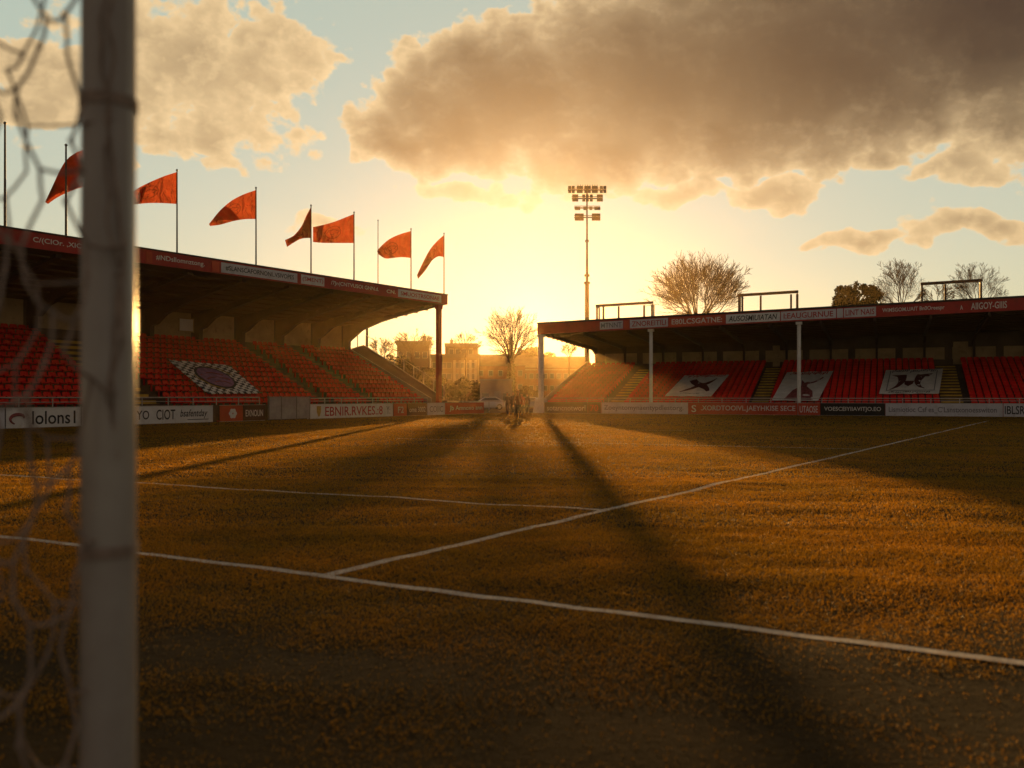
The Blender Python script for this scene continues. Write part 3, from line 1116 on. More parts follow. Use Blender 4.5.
# rooftop frames
for (p0, p1, h, lab, posts) in ((597, 652, 1.15, 'small dark open frame on the stand roof beside the floodlight mast', (0, .12, .4, .86, 1)),
                                (739, 797, 1.3, 'dark open frame on the stand roof between the round bare tree and the evergreen', (0, .06, .38, .9, 1)),
                                (922, 981, 1.3, 'dark open frame on the stand roof in front of the small bare trees', (0, .4, 1))):
    x0, x1 = RF.x_at(p0, 1.0), RF.x_at(p1, 1.0)
    zb = Rf((x0 + x1) / 2) + .72
    o = empty('roof_frame', RF.w(x0, 1.0, zb), RF.rz, lab, 'roof frame', 'open frames on the low stand roof')
    L = x1 - x0
    for f in posts:
        MB().box(L * f - .07, L * f + .07, -.07, .07, 0, h + .25).build('upright', M['beam_dark'], o)
    sl_ = .0188
    MB().hexa([(-.1, -.1, h + .25), (L + .1, -.1, h + .25 + sl_ * L), (L + .1, .1, h + .25 + sl_ * L), (-.1, .1, h + .25),
               (-.1, -.1, h + .46), (L + .1, -.1, h + .46 + sl_ * L), (L + .1, .1, h + .46 + sl_ * L), (-.1, .1, h + .46)]).build('top_beam', M['beam_dark'], o)
    m = MB()
    for xx in (0, L):
        m.box(xx - .05, xx + .05, .6, .7, -.1, h + .2)
        m.box(xx - .05, xx + .05, .1, .7, h + .2, h + .32)
    m.build('rear_brace', M['beam_dark'], o)

# ------------------------------------------------------------------ advertising boards


def board(fr, p0, p1, bgm, label, y=-0.03, h=.95, texts=(), emblem=None, hz=0.0):
    x0, x1 = fr.x_at(p0, y), fr.x_at(p1, y)
    w = x1 - x0
    m = MB()
    m.box(.01, w - .01, 0, .05, .03, h)
    m.box(.1, .2, .052, .4, 0, .08)
    m.box(w - .2, w - .1, .052, .4, 0, .08)
    o = m.build('advertising_board', M[bgm])
    o.location = fr.w(x0, y, hz)
    o.rotation_euler = (0, 0, fr.rz)
    tag(o, label, 'advertising board', 'advertising boards around the pitch')
    fm = MB()
    for a, b, c, d in ((0, w, h + .003, h + .03), (0, w, .0, .028)):
        fm.box(a, b, -.02, .07, c, d)
    fm.build('frame', M['rail_metal'], o)
    for t in texts:
        s, a, b, zc, th, mk = t[:6]
        text_obj(s, a * w, b * w, zc * h, th * h, -.008, M[mk], o, shear=(t[6] if len(t) > 6 else 0), bold=.01)
    if emblem:
        kind, a, zc, sz, mk = emblem
        cx, cz = a * w, zc * h
        e = MB()
        if kind == 'swirl':
            pts = []
            for i in range(26):
                t = i / 25 * 4.2
                r = sz * (.25 + .75 * i / 25)
                pts.append((cx + math.cos(t) * r * 1.5, -.012, cz + math.sin(t) * r * .8))
            e.tube(pts, [.03 + .05 * math.sin(i / 25 * 3.1) for i in range(26)], 6)
        elif kind == 'shield':
            q = [(-.8, 1), (.8, 1), (.8, 0), (.4, -.7), (0, -1), (-.4, -.7), (-.8, 0)]
            e.poly_slab([(cx + a_ * sz * .7, -.004, cz + b_ * sz) for a_, b_ in q], (0, -.006, 0))
        elif kind == 'flower':
            for k in range(6):
                t = k * math.pi / 3
                q = [(cx + math.cos(t) * sz * .55 + math.cos(u) * sz * .42, -.004 - k * .001, cz + math.sin(t) * sz * .55 + math.sin(u) * sz * .42) for u in [j * math.pi / 4 for j in range(8)]]
                e.poly_slab(q, (0, -.006, 0))
        e.build('emblem', M[mk], o)
    return o


board(LF, -70, 5, 'pale_sign', 'pale blank pitchside board running out beside the swirl emblem board')
board(LF, 6, 81, 'white_sign', 'white pitchside board with a pink swirl and black letters lolons1',
      texts=[('lolons1', .33, .92, .5, .66, 'ink')], emblem=('swirl', .18, .5, .38, 'pink_print'))
board(LF, 82, 213, 'white_sign', 'long white pitchside board with black lettering ending in underlined script',
      texts=[('YO', .38, .475, .52, .5, 'ink'), ('CIOT', .53, .68, .52, .58, 'ink'), ('bsafentday', .72, .95, .52, .55, 'ink', .25), ('________', .78, .96, .2, .04, 'ink')])
board(LF, 220, 243, 'orange_red', 'small red pitchside board with a white flower emblem', emblem=('flower', .55, .5, .32, 'ink_white'))
board(LF, 243.4, 265, 'brown_sign', 'small dark brown pitchside board with pale letters EXNOUN', texts=[('EXNOUN', .1, .9, .5, .42, 'ink_white')])
board(LF, 310.5, 393, 'white_sign', 'white pitchside board with large red letters beside the grey gate',
      texts=[('EBNIR.RVKES.:8', .16, .86, .5, .66, 'ink_red'), ('Y:', .91, .96, .5, .6, 'ink_grey')], emblem=('shield', .09, .5, .36, 'gold'))
board(LF, 394, 407, 'orange_red', 'short red pitchside board with a small pale F2', texts=[('F2', .3, .75, .5, .5, 'ink_white')])
board(LF, 407.4, 427, 'brown_sign', 'short dark pitchside board with pale letters ome 3002', texts=[('ome 3002', .1, .92, .5, .42, 'ink_white')])
board(LF, 427.4, 445, 'pale_sign', 'short pale pitchside board near the red column', texts=[('COIIC', .12, .88, .5, .5, 'ink_grey')])
board(LF, 445.4, 484, 'orange_red', 'red pitchside board at the open corner past the red column', texts=[('Jb Amnoxo ann', .1, .95, .5, .5, 'ink_white')])
board(RF, 544, 587.6, 'brown_sign', 'dark red pitchside board beside the white corner post', texts=[('sotancnotworl', .07, .95, .5, .5, 'ink_white')])
board(RF, 588, 601, 'brown_sign', 'short dark pitchside board with an orange 70', texts=[('70', .15, .8, .5, .6, 'orange_red')])
board(RF, 601.4, 688, 'pale_sign', 'long pale pitchside board with thin grey script', texts=[('Zoeyntomynaentypdlestorg.', .03, .95, .5, .55, 'ink_grey')])
board(RF, 688.4, 797.6, 'orange_red', 'long red pitchside board with a row of white capitals', texts=[('S', .03, .075, .5, .6, 'ink_white'), ('.XORDTOOIVL.JAEYHKISE SECE', .12, .98, .5, .55, 'ink_white')])
board(RF, 798, 820, 'orange_red', 'short red pitchside board with white letters UTAOSE', texts=[('UTAOSE', .08, .9, .5, .55, 'ink_white')])
board(RF, 820.4, 885, 'black_sign', 'black pitchside board with small white capitals', texts=[('VOESCEIYIIAVITJO.EO', .06, .94, .5, .42, 'ink_white')])
board(RF, 885.4, 1003, 'pale_sign', 'long pale blue white pitchside board with thin dark lettering', texts=[('Lismiotioc Csf es_C\'Lsnstxonoesswiton', .03, .95, .5, .5, 'ink_grey')])
board(RF, 1003.4, 1075, 'pale_sign', 'pale pitchside board with dark block letters IBLSRES', texts=[('IBLSRES', .02, .42, .52, .62, 'ink')])

# grey gate in the boards
ga, gb = LF.x_at(269, .1), LF.x_at(310, .1)
gate = empty('gate', LF.w(ga, .1), LF.rz, 'grey panelled pitchside gate between the dark board and the white board', 'gate')
gw = gb - ga
e = [0, .29, .66, 1]
for i in range(3):
    MB().box(gw * e[i] + .03, gw * e[i + 1] - .03, 0, .08, .05, 1.42).build('panel', M['grey_panel'], gate)
m = MB()
for q in e:
    m.box(gw * q - .028, gw * q + .028, -.02, .1, 0, 1.5)
m.box(0, gw, -.01, .09, 1.425, 1.47)
m.build('frame', M['concrete'], gate)

# ------------------------------------------------------------------ banners lying on the seats


def banner(fr, z0, s, y0, corners, bgm, label, shapes, uv=False, name='banner', cat='banner'):
    """corners: pixels of top-left, top-right, bottom-right, bottom-left on the plane of the seat backs"""
    cs = [fr.rake(px, py, z0, s, y0) for px, py in corners]
    nrm = (fr.v * -s + Vector((0, 0, 1))).normalized()

    def at(u, v, lift=0.0):
        a = Vector(cs[0]).lerp(Vector(cs[1]), u)
        b = Vector(cs[3]).lerp(Vector(cs[2]), u)
        q = a.lerp(b, v)
        ripple = 0.02 * math.sin(q.x * 4.1) * math.sin(q.y * 6.0)
        p = fr.w(q.x, q.y, z0 + s * (q.y - y0))
        return p + nrm * (lift + ripple)
    base = at(.5, .5)
    m = MB()
    nu, nv = 20, 12
    top, bot, uvs = [], [], []
    for lst, lf in ((top, .03), (bot, 0.0)):
        for j in range(nv + 1):
            for i in range(nu + 1):
                lst.append(at(i / nu, j / nv, lf) - base)
                uvs.append((i / nu, 1 - j / nv))
    N = len(top)
    fs = []
    for j in range(nv):
        for i in range(nu):
            a = j * (nu + 1) + i
            fs.append((a, a + nu + 1, a + nu + 2, a + 1))
            fs.append((N + a, N + a + 1, N + a + nu + 2, N + a + nu + 1))
    rim_ = [i for i in range(nu + 1)] + [j * (nu + 1) + nu for j in range(1, nv + 1)] + [nv * (nu + 1) + i for i in range(nu - 1, -1, -1)] + [j * (nu + 1) for j in range(nv - 1, 0, -1)]
    for i in range(len(rim_)):
        a, b = rim_[i], rim_[(i + 1) % len(rim_)]
        fs.append((a, b, N + b, N + a))
    m.add(top + bot, fs)
    o = m.build(name, M[bgm], uv=uvs)
    o.location = base
    tag(o, label, cat, 'large banners laid over the seats')
    for nm, mk, polys, lift in shapes:
        e = MB()
        for poly in polys:
            e.poly_slab([at(u, v, .035 + lift) - base for u, v in poly], nrm * .012)
        e.build(nm, M[mk], o)
    return o


def stroke(pts, w0, w1, n=10):
    """tapered curved stroke through three points in the banner's plane"""
    a, b, c = [Vector(p) for p in pts]
    L_, R_ = [], []
    for i in range(n + 1):
        t = i / n
        p = a * (1 - t) ** 2 + b * 2 * t * (1 - t) + c * t * t
        d = (b - a) * 2 * (1 - t) + (c - b) * 2 * t
        d.normalize()
        nn = Vector((-d.y, d.x))
        w = w0 + (w1 - w0) * t
        L_.append(tuple(p + nn * w))
        R_.append(tuple(p - nn * w))
    return L_ + R_[::-1]


def dashes(u0, u1, v, h, n, seed):
    rr = random.Random(seed)
    out = []
    for i in range(n):
        a = u0 + (u1 - u0) * i / n
        b = a + (u1 - u0) / n * rr.uniform(.45, .85)
        y0 = v + rr.uniform(-.3, .3) * h
        y1 = y0 + h * rr.uniform(.5, 1)
        out.append([(a, y1), (b, y1 - h * .1), (b + .008, y0), (a + .01, y0 + h * .1)])
    return out


def ell(cu, cv, ru, rv, n=28):
    return [(cu + ru * math.cos(2 * math.pi * i / n), cv + rv * math.sin(2 * math.pi * i / n)) for i in range(n)]


RB = (Rz0 + .72, Rrise / Rp, Ry0 + .5)
LB = (Lz0 + .72, Lrise / Lp, Ly0 + .5)
banner(RF, *RB, [(685, 375.5), (729, 375), (711, 396.5), (665, 396)], 'banner', 'white banner on the seats with a dark brown leaping star shape',
       [('emblem', 'maroon', [stroke([(.24, .82), (.52, .62), (.58, .45)], .012, .09), stroke([(.30, .26), (.42, .44), (.60, .52)], .075, .085),
                              stroke([(.55, .5), (.72, .46), (.80, .18)], .085, .008), stroke([(.58, .5), (.78, .66), (.84, .78)], .09, .03)], 0),
        ('fringe', 'ink_red', dashes(.05, .95, .02, .11, 24, 4), .004), ('lettering', 'ink_grey', dashes(.28, .72, .88, .03, 9, 9), .004)])
banner(RF, *RB, [(787, 372.5), (833, 371.5), (818, 401), (772, 400)], 'banner', 'white banner on the seats with a pink hill shaped picture behind a white post',
       [('picture', 'pink_print', [[(.26, .98), (.34, .68), (.48, .52), (.42, .3), (.52, .42), (.6, .36), (.6, .54), (.78, .7), (.88, .98)], stroke([(.55, .42), (.72, .46), (.86, .22)], .03, .015)], 0),
        ('lettering', 'ink_red', dashes(.1, .92, .03, .1, 20, 8), .004)])
banner(RF, *RB, [(886, 370.5), (943, 369), (939, 393.5), (879, 394)], 'banner', 'white banner on the seats with a maroon crest of two curved horns',
       [('emblem', 'maroon', [stroke([(.16, .84), (.40, .66), (.31, .26)], .01, .085), stroke([(.74, .80), (.52, .66), (.66, .24)], .01, .085),
                              [(.38, .5), (.55, .5), (.53, .62), (.46, .72), (.39, .64)], [(.14, .25), (.38, .24), (.38, .33), (.25, .33)], [(.58, .24), (.84, .2), (.78, .31), (.6, .33)]], 0),
        ('fringe', 'ink_grey', dashes(.12, .9, .02, .13, 22, 14), .004), ('trim', 'ink_grey', [[(.085, .06), (.098, .06), (.118, .9), (.105, .9)], [(.90, .06), (.913, .06), (.918, .9), (.905, .9)], [(.12, .885), (.9, .885), (.9, .90), (.12, .90)]], .004),
        ('lettering', 'ink', dashes(.15, .86, .93, .04, 18, 24), .004)])
banner(LF, *LB, [(168, 360), (229, 365.5), (261, 393.5), (208, 394)], 'fleck', 'black and white flecked banner with a purple oval crest on the seats',
       [('crest_ring', 'ink', [ell(.47, .5, .30, .35)], 0), ('crest', 'purple', [ell(.47, .5, .265, .305)], .014),
        ('crest_mark', 'pink_print', [stroke([(.25, .45), (.45, .3), (.65, .42)], .012, .02), stroke([(.28, .58), (.5, .42), (.68, .58)], .012, .015), stroke([(.33, .68), (.5, .58), (.6, .7)], .01, .015)], .028),
        ('crest_trim', 'gold', [stroke([(.5, .13), (.72, .15), (.82, .4)], .008, .012), stroke([(.14, .45), (.15, .78), (.4, .87)], .008, .01)], .014)])

# ------------------------------------------------------------------ flagpoles


def flagpole(px, top_py, label, top=None, bot=None, phase=0.0, r=.05, yl=.35, folds=()):
    x = LF.x_at(px, yl)
    zb = Lf(x) + .7 - .05
    b = LF.w(x, yl, zb)
    d = b.y
    zt = H - (top_py - HY) / F * d
    o = empty('flagpole', b, 0, label, 'flagpole', 'flagpoles along the tall stand roof')
    hh = zt - zb
    m = MB()
    m.tube([(0, 0, 0), (0, 0, hh)], [r, r * .7], 8)
    m.box(-.12, .12, -.12, .12, -.03, .12)
    m.build('pole', M['dark_metal'], o, smooth=False)
    m = MB()
    m.tube([(0, 0, hh), (0, 0, hh + .05), (0, 0, hh + .12)], [r * .9, r * 1.3, .01], 8)
    m.build('finial', M['dark_metal'], o)
    if top:
        nu, nv = 22, 10

        def interp(lst, u):
            xs_ = np.linspace(0, 1, len(lst))
            return Vector((np.interp(u, xs_, [q[0] for q in lst]), np.interp(u, xs_, [q[1] for q in lst])))

        def sm(lst, u):
            return (interp(lst, max(0, u - .09)) + interp(lst, u) * 2 + interp(lst, min(1, u + .09))) / 4 if 0 < u < 1 else interp(lst, u)
        vs, uvs = [], []
        for j in range(nv + 1):
            for i in range(nu + 1):
                u, v = i / nu, j / nv
                a = sm(top, u)
                c = sm(bot, u)
                q = a.lerp(c, v)
                dep = d - 0.8 * u + (.42 * math.sin(u * 6.5 + phase + v * 2.2) + .13 * math.sin(u * 14 + v * 4 + phase)) * min(1, u * 2.2)
                vs.append(P(q.x, q.y, dep) - b)
                uvs.append((u, 1 - v))
        fs = [(j * (nu + 1) + i, j * (nu + 1) + i + 1, (j + 1) * (nu + 1) + i + 1, (j + 1) * (nu + 1) + i) for j in range(nv) for i in range(nu)]
        mm = MB()
        mm.add(vs, fs)
        fo = mm.build('flag', M['flag'], o, smooth=True, uv=uvs)
        for (ua, ub, va, vb, sk) in folds:
            fv = []
            for j in range(9):
                for i in range(9):
                    fu, fw = i / 8, j / 8
                    v = va + (vb - va) * fw
                    u = min(1, max(0, ua + (ub - ua) * fu * (.35 + .65 * math.sin(math.pi * min(1, .15 + fw * .85))) + sk * (fw - .5)))
                    q = sm(top, u).lerp(sm(bot, u), v)
                    dep = d - 0.8 * u + (.42 * math.sin(u * 6.5 + phase + v * 2.2) + .13 * math.sin(u * 14 + v * 4 + phase)) * min(1, u * 2.2) - .05 - .09 * math.sin(math.pi * fu)
                    fv.append(P(q.x, q.y, dep) - b)
            fm_ = MB()
            fm_.add(fv, [(j * 9 + i, j * 9 + i + 1, (j + 1) * 9 + i + 1, (j + 1) * 9 + i) for j in range(8) for i in range(8)])
            fm_.build('fold', M['flag'], fo, smooth=True)
    return o


flagpole(5, 124, 'thick bare flagpole at the near end of the tall stand roof', r=.06)
flagpole(66, 146, 'bare dark flagpole in front of a hanging red flag beside the goalpost', r=.06)
flagpole(105, 146, 'flagpole mostly behind the goalpost with a dark red drooping flag', [(105, 147), (90, 148), (76, 152), (64, 161), (53, 185), (45, 202)], [(105, 190), (92, 189), (84, 186), (68, 192), (56, 198), (48, 204)], .3, folds=[(.35, 1.0, .0, 1.0, -.12)])
flagpole(177, 171, 'flagpole with an orange red flag whose tip ends at the goalpost', [(177, 172), (164, 176), (150, 182), (138, 188), (131, 193)], [(177, 204), (162, 203), (148, 203), (138, 204), (131, 205)], 1.1, folds=[(.62, .78, .1, 1.0, .1)])
flagpole(256, 188.5, 'flagpole with an orange red flag drooping to a low pointed tip', [(256, 190), (244, 194), (232, 200), (220, 210), (209, 224)], [(256, 219), (245, 219), (233, 221), (220, 225), (210, 226)], 2.4, folds=[(.5, .85, .0, 1.0, -.3)])
flagpole(311, 206, 'flagpole with a narrow folded red flag beside a broad flag', [(311, 207), (306, 216), (302, 226), (294, 236), (285, 240)], [(311, 238), (305, 238), (300, 239), (293, 243), (287, 247)], .2, folds=[(.0, .35, .0, .8, .2), (.55, 1.0, .1, 1.0, .0)])
flagpole(354, 213, 'flagpole with a broad flat orange red flag reaching the next pole', [(354, 214), (344, 218), (334, 222), (323, 225), (313, 227)], [(354, 243), (344, 243), (334, 243), (323, 243), (313, 242)], 3.2, folds=[(.78, .92, .0, 1.0, .1)])
flagpole(378, 221, 'thin bare flagpole between the last three flags', r=.035)
flagpole(411, 229.5, 'flagpole with a bright orange flag rounded at its fly end', [(411, 231), (400, 234), (389, 239), (381, 246), (377, 251)], [(411, 258), (402, 257), (393, 258), (385, 259), (378, 254)], 4.4, folds=[(.82, .99, .1, .9, .0)])
flagpole(444, 234, 'last flagpole of the roof end with a steeply drooping orange flag', [(444, 235), (437, 241), (430, 249), (423, 262), (417, 275)], [(444, 257), (438, 256), (432, 260), (426, 270), (418, 279)], 5.1, folds=[(.55, 1.0, .25, 1.0, -.1)])

# ------------------------------------------------------------------ goal with net
gd = 1.85
gp = Vector(((115 - CX) / F * gd, gd - .03, 0))
goal = empty('goal', gp, 0, 'white football goal with a loose cord net standing close to the camera', 'goal')
PR = 0.0555


def round_post(a, b, n=48):
    mm = MB()
    mm.tube([a, b], PR, n, cap=True)
    return mm


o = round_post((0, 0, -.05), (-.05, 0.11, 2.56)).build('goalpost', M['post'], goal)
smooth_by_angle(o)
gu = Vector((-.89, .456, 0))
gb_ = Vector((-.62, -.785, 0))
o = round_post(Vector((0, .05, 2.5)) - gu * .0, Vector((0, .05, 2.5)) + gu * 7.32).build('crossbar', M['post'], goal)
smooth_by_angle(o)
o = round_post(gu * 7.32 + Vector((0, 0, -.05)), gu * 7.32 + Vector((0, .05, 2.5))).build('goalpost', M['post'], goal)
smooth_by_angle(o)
for py in (95, 551):
    z = H - (py - HY) / F * gd
    mm = MB()
    mm.tube([(-.05 * z / 2.56, 0.11 * z / 2.56, z - .012), (-.05 * z / 2.56, 0.11 * z / 2.56, z + .012)], PR + .004, 32)
    mm.build('net_clip', M['net'], goal)


def net_layer(mm, lat, seed, r, slack, cell=.135):
    """hexagonal cord mesh hanging from the post backwards"""
    rr = random.Random(seed)
    nu, nv = 11, 34
    pt = {}
    for i in range(nu):
        for j in range(nv):
            u = i * cell * .62
            zz = 2.5 - j * cell * .56
            if i % 2:
                pass
            ox = (cell * .13 if (j % 4 in (1, 2)) else -cell * .13) * (1 if i % 2 == 0 else -1)
            q = gb_ * (u + ox * (1 if i else .0) + rr.gauss(0, .010)) + Vector((0, 0, zz + rr.gauss(0, .012) - .05 * math.sin(min(u, 1.2) * 2.6)))
            side = gu * (lat * min(1, u / .12) + slack * noise.noise(Vector((u * 2.3, zz * 2.1, seed))))
            pt[i, j] = q + side + Vector((0, .02, 0))

    def cord(a, b):
        mid = (a + b) / 2 + Vector((rr.gauss(0, .004), rr.gauss(0, .004), -.008))
        mm.tube([a, mid, b], r, 5, cap=False)
    for i in range(nu):
        for j in range(nv - 1):
            cord(pt[i, j], pt[i, j + 1])
    for i in range(nu - 1):
        for j in range(nv):
            if j % 4 == 1 and i % 2 == 0 or j % 4 == 3 and i % 2 == 1:
                cord(pt[i, j], pt[i + 1, j])
            if j % 4 == 2 and i % 2 == 0:
                pass
    for key, p in pt.items():
        if rr.random() < .5:
            mm.tube([p - Vector((0, 0, r * 2)), p, p + Vector((0, 0, r * 2))], [r * .8, r * 1.7, r * .8], 5)


mm = MB()
net_layer(mm, 0.0, 3, .0040, .05)
net_layer(mm, .16, 8, .0034, .09, .15)
mm.build('net', M['net'], goal)

# ------------------------------------------------------------------ floodlight mast
fd = 100.0
fb = Vector(((587 - CX) / F * fd, fd, 0))
fl = empty('floodlight_mast', fb, 0, 'tall floodlight mast with four tiers of lamps behind the low stand', 'floodlight mast')


def fz(py):
    return H - (py - HY) / F * fd


m = MB()
m.tube([(0, 0, 0), (0, 0, fz(320)), (0, 0, fz(283))], [.30, .25, .22], 14)
m.tube([(0, 0, fz(283)), (0, 0, fz(241)), (0, 0, fz(186))], [.15, .11, .08], 12)
smooth_by_angle(m.build('mast', M['dark_metal'], fl))
for py, r in ((283, .38), (275.5, .33), (241, .24)):
    mm = MB()
    mm.tube([(0, 0, fz(py) - .12), (0, 0, fz(py) + .12)], r * .9, 14)
    mm.build('collar', M['dark_metal'], fl)
for py, xs_ in ((190, (-17.5, -14, -9, -6, -1.5, 2, 6, 9, 14, 17.5)), (198.5, (-13.5, -10.5, -3.5, 0, 4, 11, 14)), (208, (-11, -8.5, -2.5, 3.5, 8.5, 11.5)), (217.5, (-11, -8, -5, 6, 9, 11.5))):
    z = fz(py)
    s = fd / F
    m = MB()
    m.box(min(xs_) * s - .2, max(xs_) * s + .2, -.12, .12, z - .05, z + .05)
    m.box(min(xs_) * s - .2, max(xs_) * s + .2, .25, .33, z + .25, z + .31)
    m.build('crossarm', M['dark_metal'], fl)
    for xx in xs_:
        cx = xx * s
        lo = MB()
        rows_ = ((-.32, 1), (.12, 1)) if py != 208 else ((-.2, 1),)
        for dz_, _k in rows_:
            # a tapered lamp housing tilted down to the pitch
            a = [(cx - .17, -.42, z + dz_ - .12), (cx + .17, -.42, z + dz_ - .12), (cx + .10, -.13, z + dz_ + .06), (cx - .10, -.13, z + dz_ + .06),
                 (cx - .17, -.34, z + dz_ + .27), (cx + .17, -.34, z + dz_ + .27), (cx + .10, -.13, z + dz_ + .24), (cx - .10, -.13, z + dz_ + .24)]
            lo.hexa(a)
        lamp = lo.build('lamp', M['dark_metal'], fl)
m = MB()
for i in range(9):
    xx = (-9 + i * 2.4) * s
    m.tube([(xx, 0, fz(189)), (xx, 0, fz(184.5))], .03, 5)
m.build('spike', M['dark_metal'], fl)

# ------------------------------------------------------------------ trees


def bare_tree(d, px, top_py, split_py, half_px, label, cat='tree', limbs=7, levels=4, seed=1, trunk_r=.35, twig_r=.02, shade_ivy=False, shell=0, group='bare trees beyond the ground', bottom=None):
    rr = random.Random(seed)
    base = Vector(((px - CX) / F * d, d, 0))
    zt = H - (top_py - HY) / F * d
    zsp = H - (split_py - HY) / F * d
    rad = half_px / F * d
    o = empty('bare_tree', base, rr.uniform(0, 6), label, cat, group)
    tm, cm = MB(), MB()
    tm.tube([(0, 0, -.1), (0.05, 0, zsp * .4), (0, .05, zsp)], [trunk_r * 1.3, trunk_r, trunk_r * .8], 9)
    c0 = Vector((0, 0, zsp))
    cen = Vector((0, 0, (zsp + zt) / 2))
    hz = (zt - zsp) / 2

    def inside(p):
        q = p - Vector((0, 0, zsp + hz * 0.95))
        return (q.x / rad) ** 2 + (q.y / rad) ** 2 + (q.z / (hz * 1.08)) ** 2 < rr.uniform(.6, 1.25)

    def branch(p, dr, ln, r, lev):
        pts = [p]
        rs = [r]
        q = p.copy()
        dcur = dr.copy()
        n = 4 if lev < 2 else 3
        for i in range(n):
            dcur = (dcur + Vector((rr.gauss(0, .09), rr.gauss(0, .09), rr.gauss(-.01, .07)))).normalized()
            q = q + dcur * ln / n
            pts.append(q.copy())
            rs.append(max(twig_r, r * (1 - .72 * (i + 1) / n)))
            if lev > 0 and not inside(q):
                break
        (tm if lev == 0 else cm).tube(pts, rs, 6 if lev == 0 else (4 if lev < 3 else 3), cap=False)
        if lev >= levels:
            return
        kids = 5 if lev < 2 else 4
        for kx in range(kids):
            f = rr.uniform(.25, 1.0) if kx else 1.0
            idx = f * (len(pts) - 1)
            i0 = min(int(idx), len(pts) - 2)
            s_ = pts[i0].lerp(pts[i0 + 1], idx - i0)
            axis = Vector((rr.gauss(0, 1), rr.gauss(0, 1), rr.gauss(0, 1))).normalized()
            out = (s_ - Vector((0, 0, zsp))).normalized()
            nd = (dcur * .6 + axis * .62 + out * .5).normalized()
            branch(s_, nd, ln * rr.uniform(.5, .72), max(twig_r, rs[i0] * .58), lev + 1)
    cz = Vector((0, 0, zsp + (zt - zsp) * .52))
    for i in range(limbs):
        # aim each limb at a point on the rim of a round crown
        f = (i + .5) / limbs
        ct = 1 - 1.35 * f
        st_ = math.sqrt(max(0, 1 - ct * ct))
        a = i * 2.39996 + rr.uniform(-.2, .2)
        tgt = cz + Vector((math.cos(a) * st_ * rad, math.sin(a) * st_ * rad, ct * (zt - cz.z)))
        s0 = Vector((0, 0, zsp * rr.uniform(.86, 1.02)))
        dv = tgt - s0
        branch(s0, (dv.normalized() + Vector((0, 0, .25))).normalized(), dv.length * .82, trunk_r * rr.uniform(.24, .4), 0)
    for i in range(shell):
        # fine outer twigs, thinning towards the rim so that the outline stays airy
        a = rr.uniform(0, 6.283)
        ct = rr.uniform(-.45, 1)
        sn = math.sqrt(1 - ct * ct)
        k = rr.uniform(.5, 1.0)
        q = Vector((math.cos(a) * sn * rad * k, math.sin(a) * sn * rad * k, cz.z + ct * (zt - cz.z) * k))
        dv = ((q - Vector((0, 0, zsp))).normalized() + Vector((rr.gauss(0, .3), rr.gauss(0, .3), rr.gauss(0, .3)))).normalized()
        ln = rr.uniform(.35, .8) * rad * .22
        cm.tube([q - dv * ln, q + Vector((rr.gauss(0, .06), rr.gauss(0, .06), .03)), q + dv * ln], [twig_r, twig_r * .7, twig_r * .35], 3, cap=False)
    tm.build('trunk', M['bark'], o)
    cm.build('crown', M['twig'], o)
    if shade_ivy:  # leaves added to thicken the stem and broaden its cast shadow
        im = MB()
        for i in range(5200):
            z = zt * .72 * rr.random() ** 1.25 + .2
            a = rr.uniform(0, 6.283)
            r = (trunk_r * 1.0 + abs(rr.gauss(0, .3))) * (1 - .95 * z / zt)
            p = Vector((math.cos(a) * r, math.sin(a) * r, z))
            u = Vector((rr.gauss(0, 1), rr.gauss(0, 1), rr.gauss(0, 1))).normalized() * .11
            v = Vector((rr.gauss(0, 1), rr.gauss(0, 1), rr.gauss(0, 1))).normalized() * .11
            im.add([p - u, p + v, p + u, p - v], [(0, 1, 2, 3)])
        im.build('shade_ivy', M['shade_ivy_leaf'], o)
    return o


def leafy_tree(d, px, top_py, bot_py, half_px, label, seed=1, n=7000, name='evergreen_tree', cat='tree', group=None, leaf=.22, clumps=26, deep=None, cr=(.16, .34)):
    rr = random.Random(seed)
    base = Vector(((px - CX) / F * d, d, 0))
    zt = H - (top_py - HY) / F * d
    zb = max(.3, H - (bot_py - HY) / F * d)
    rad = half_px / F * d
    o = empty(name, base, 0, label, cat, group)
    tm = MB()
    tm.tube([(0, 0, -.1), (0.1, 0, zb * .6), (0, 0, zb + (zt - zb) * .7)], [.4, .3, .1], 8)
    cs = []
    for i in range(clumps):
        while True:
            q = Vector((rr.uniform(-1, 1), rr.uniform(-1, 1), rr.uniform(-1, 1)))
            if .25 < q.length < 1:
                break
        q = q.normalized() * (q.length ** .5) * .8
        c = Vector((q.x * rad, q.y * (deep or rad), (zb + zt) / 2 + q.z * (zt - zb) / 2))
        r = rr.uniform(*cr) * min(rad, (zt - zb) / 1.2)
        cs.append((c, r))
        tm.tube([(0, 0, zb + (c.z - zb) * .3), c], [.12, .03], 5, cap=False)
    tm.build('trunk', M['bark'], o)
    cm = MB()
    for i in range(n):
        c, r = cs[rr.randrange(len(cs))]
        q = Vector((rr.gauss(0, 1), rr.gauss(0, 1), rr.gauss(0, 1)))
        q = q.normalized() * r * rr.random() ** .4 * 1.25
        p = c + Vector((q.x, q.y, q.z * .8))
        if p.z < .05:
            continue
        u = Vector((rr.gauss(0, 1), rr.gauss(0, 1), rr.gauss(0, 1))).normalized()
        v = u.cross(Vector((rr.gauss(0, 1), rr.gauss(0, 1), rr.gauss(0, 1)))).normalized()
        s_ = leaf * rr.uniform(.6, 1.3)
        cm.add([p - u * s_, p + v * s_ * .6, p + u * s_, p - v * s_ * .6], [(0, 1, 2, 3)])
    cm.build('crown', M['leaf_dark'], o)
    return o


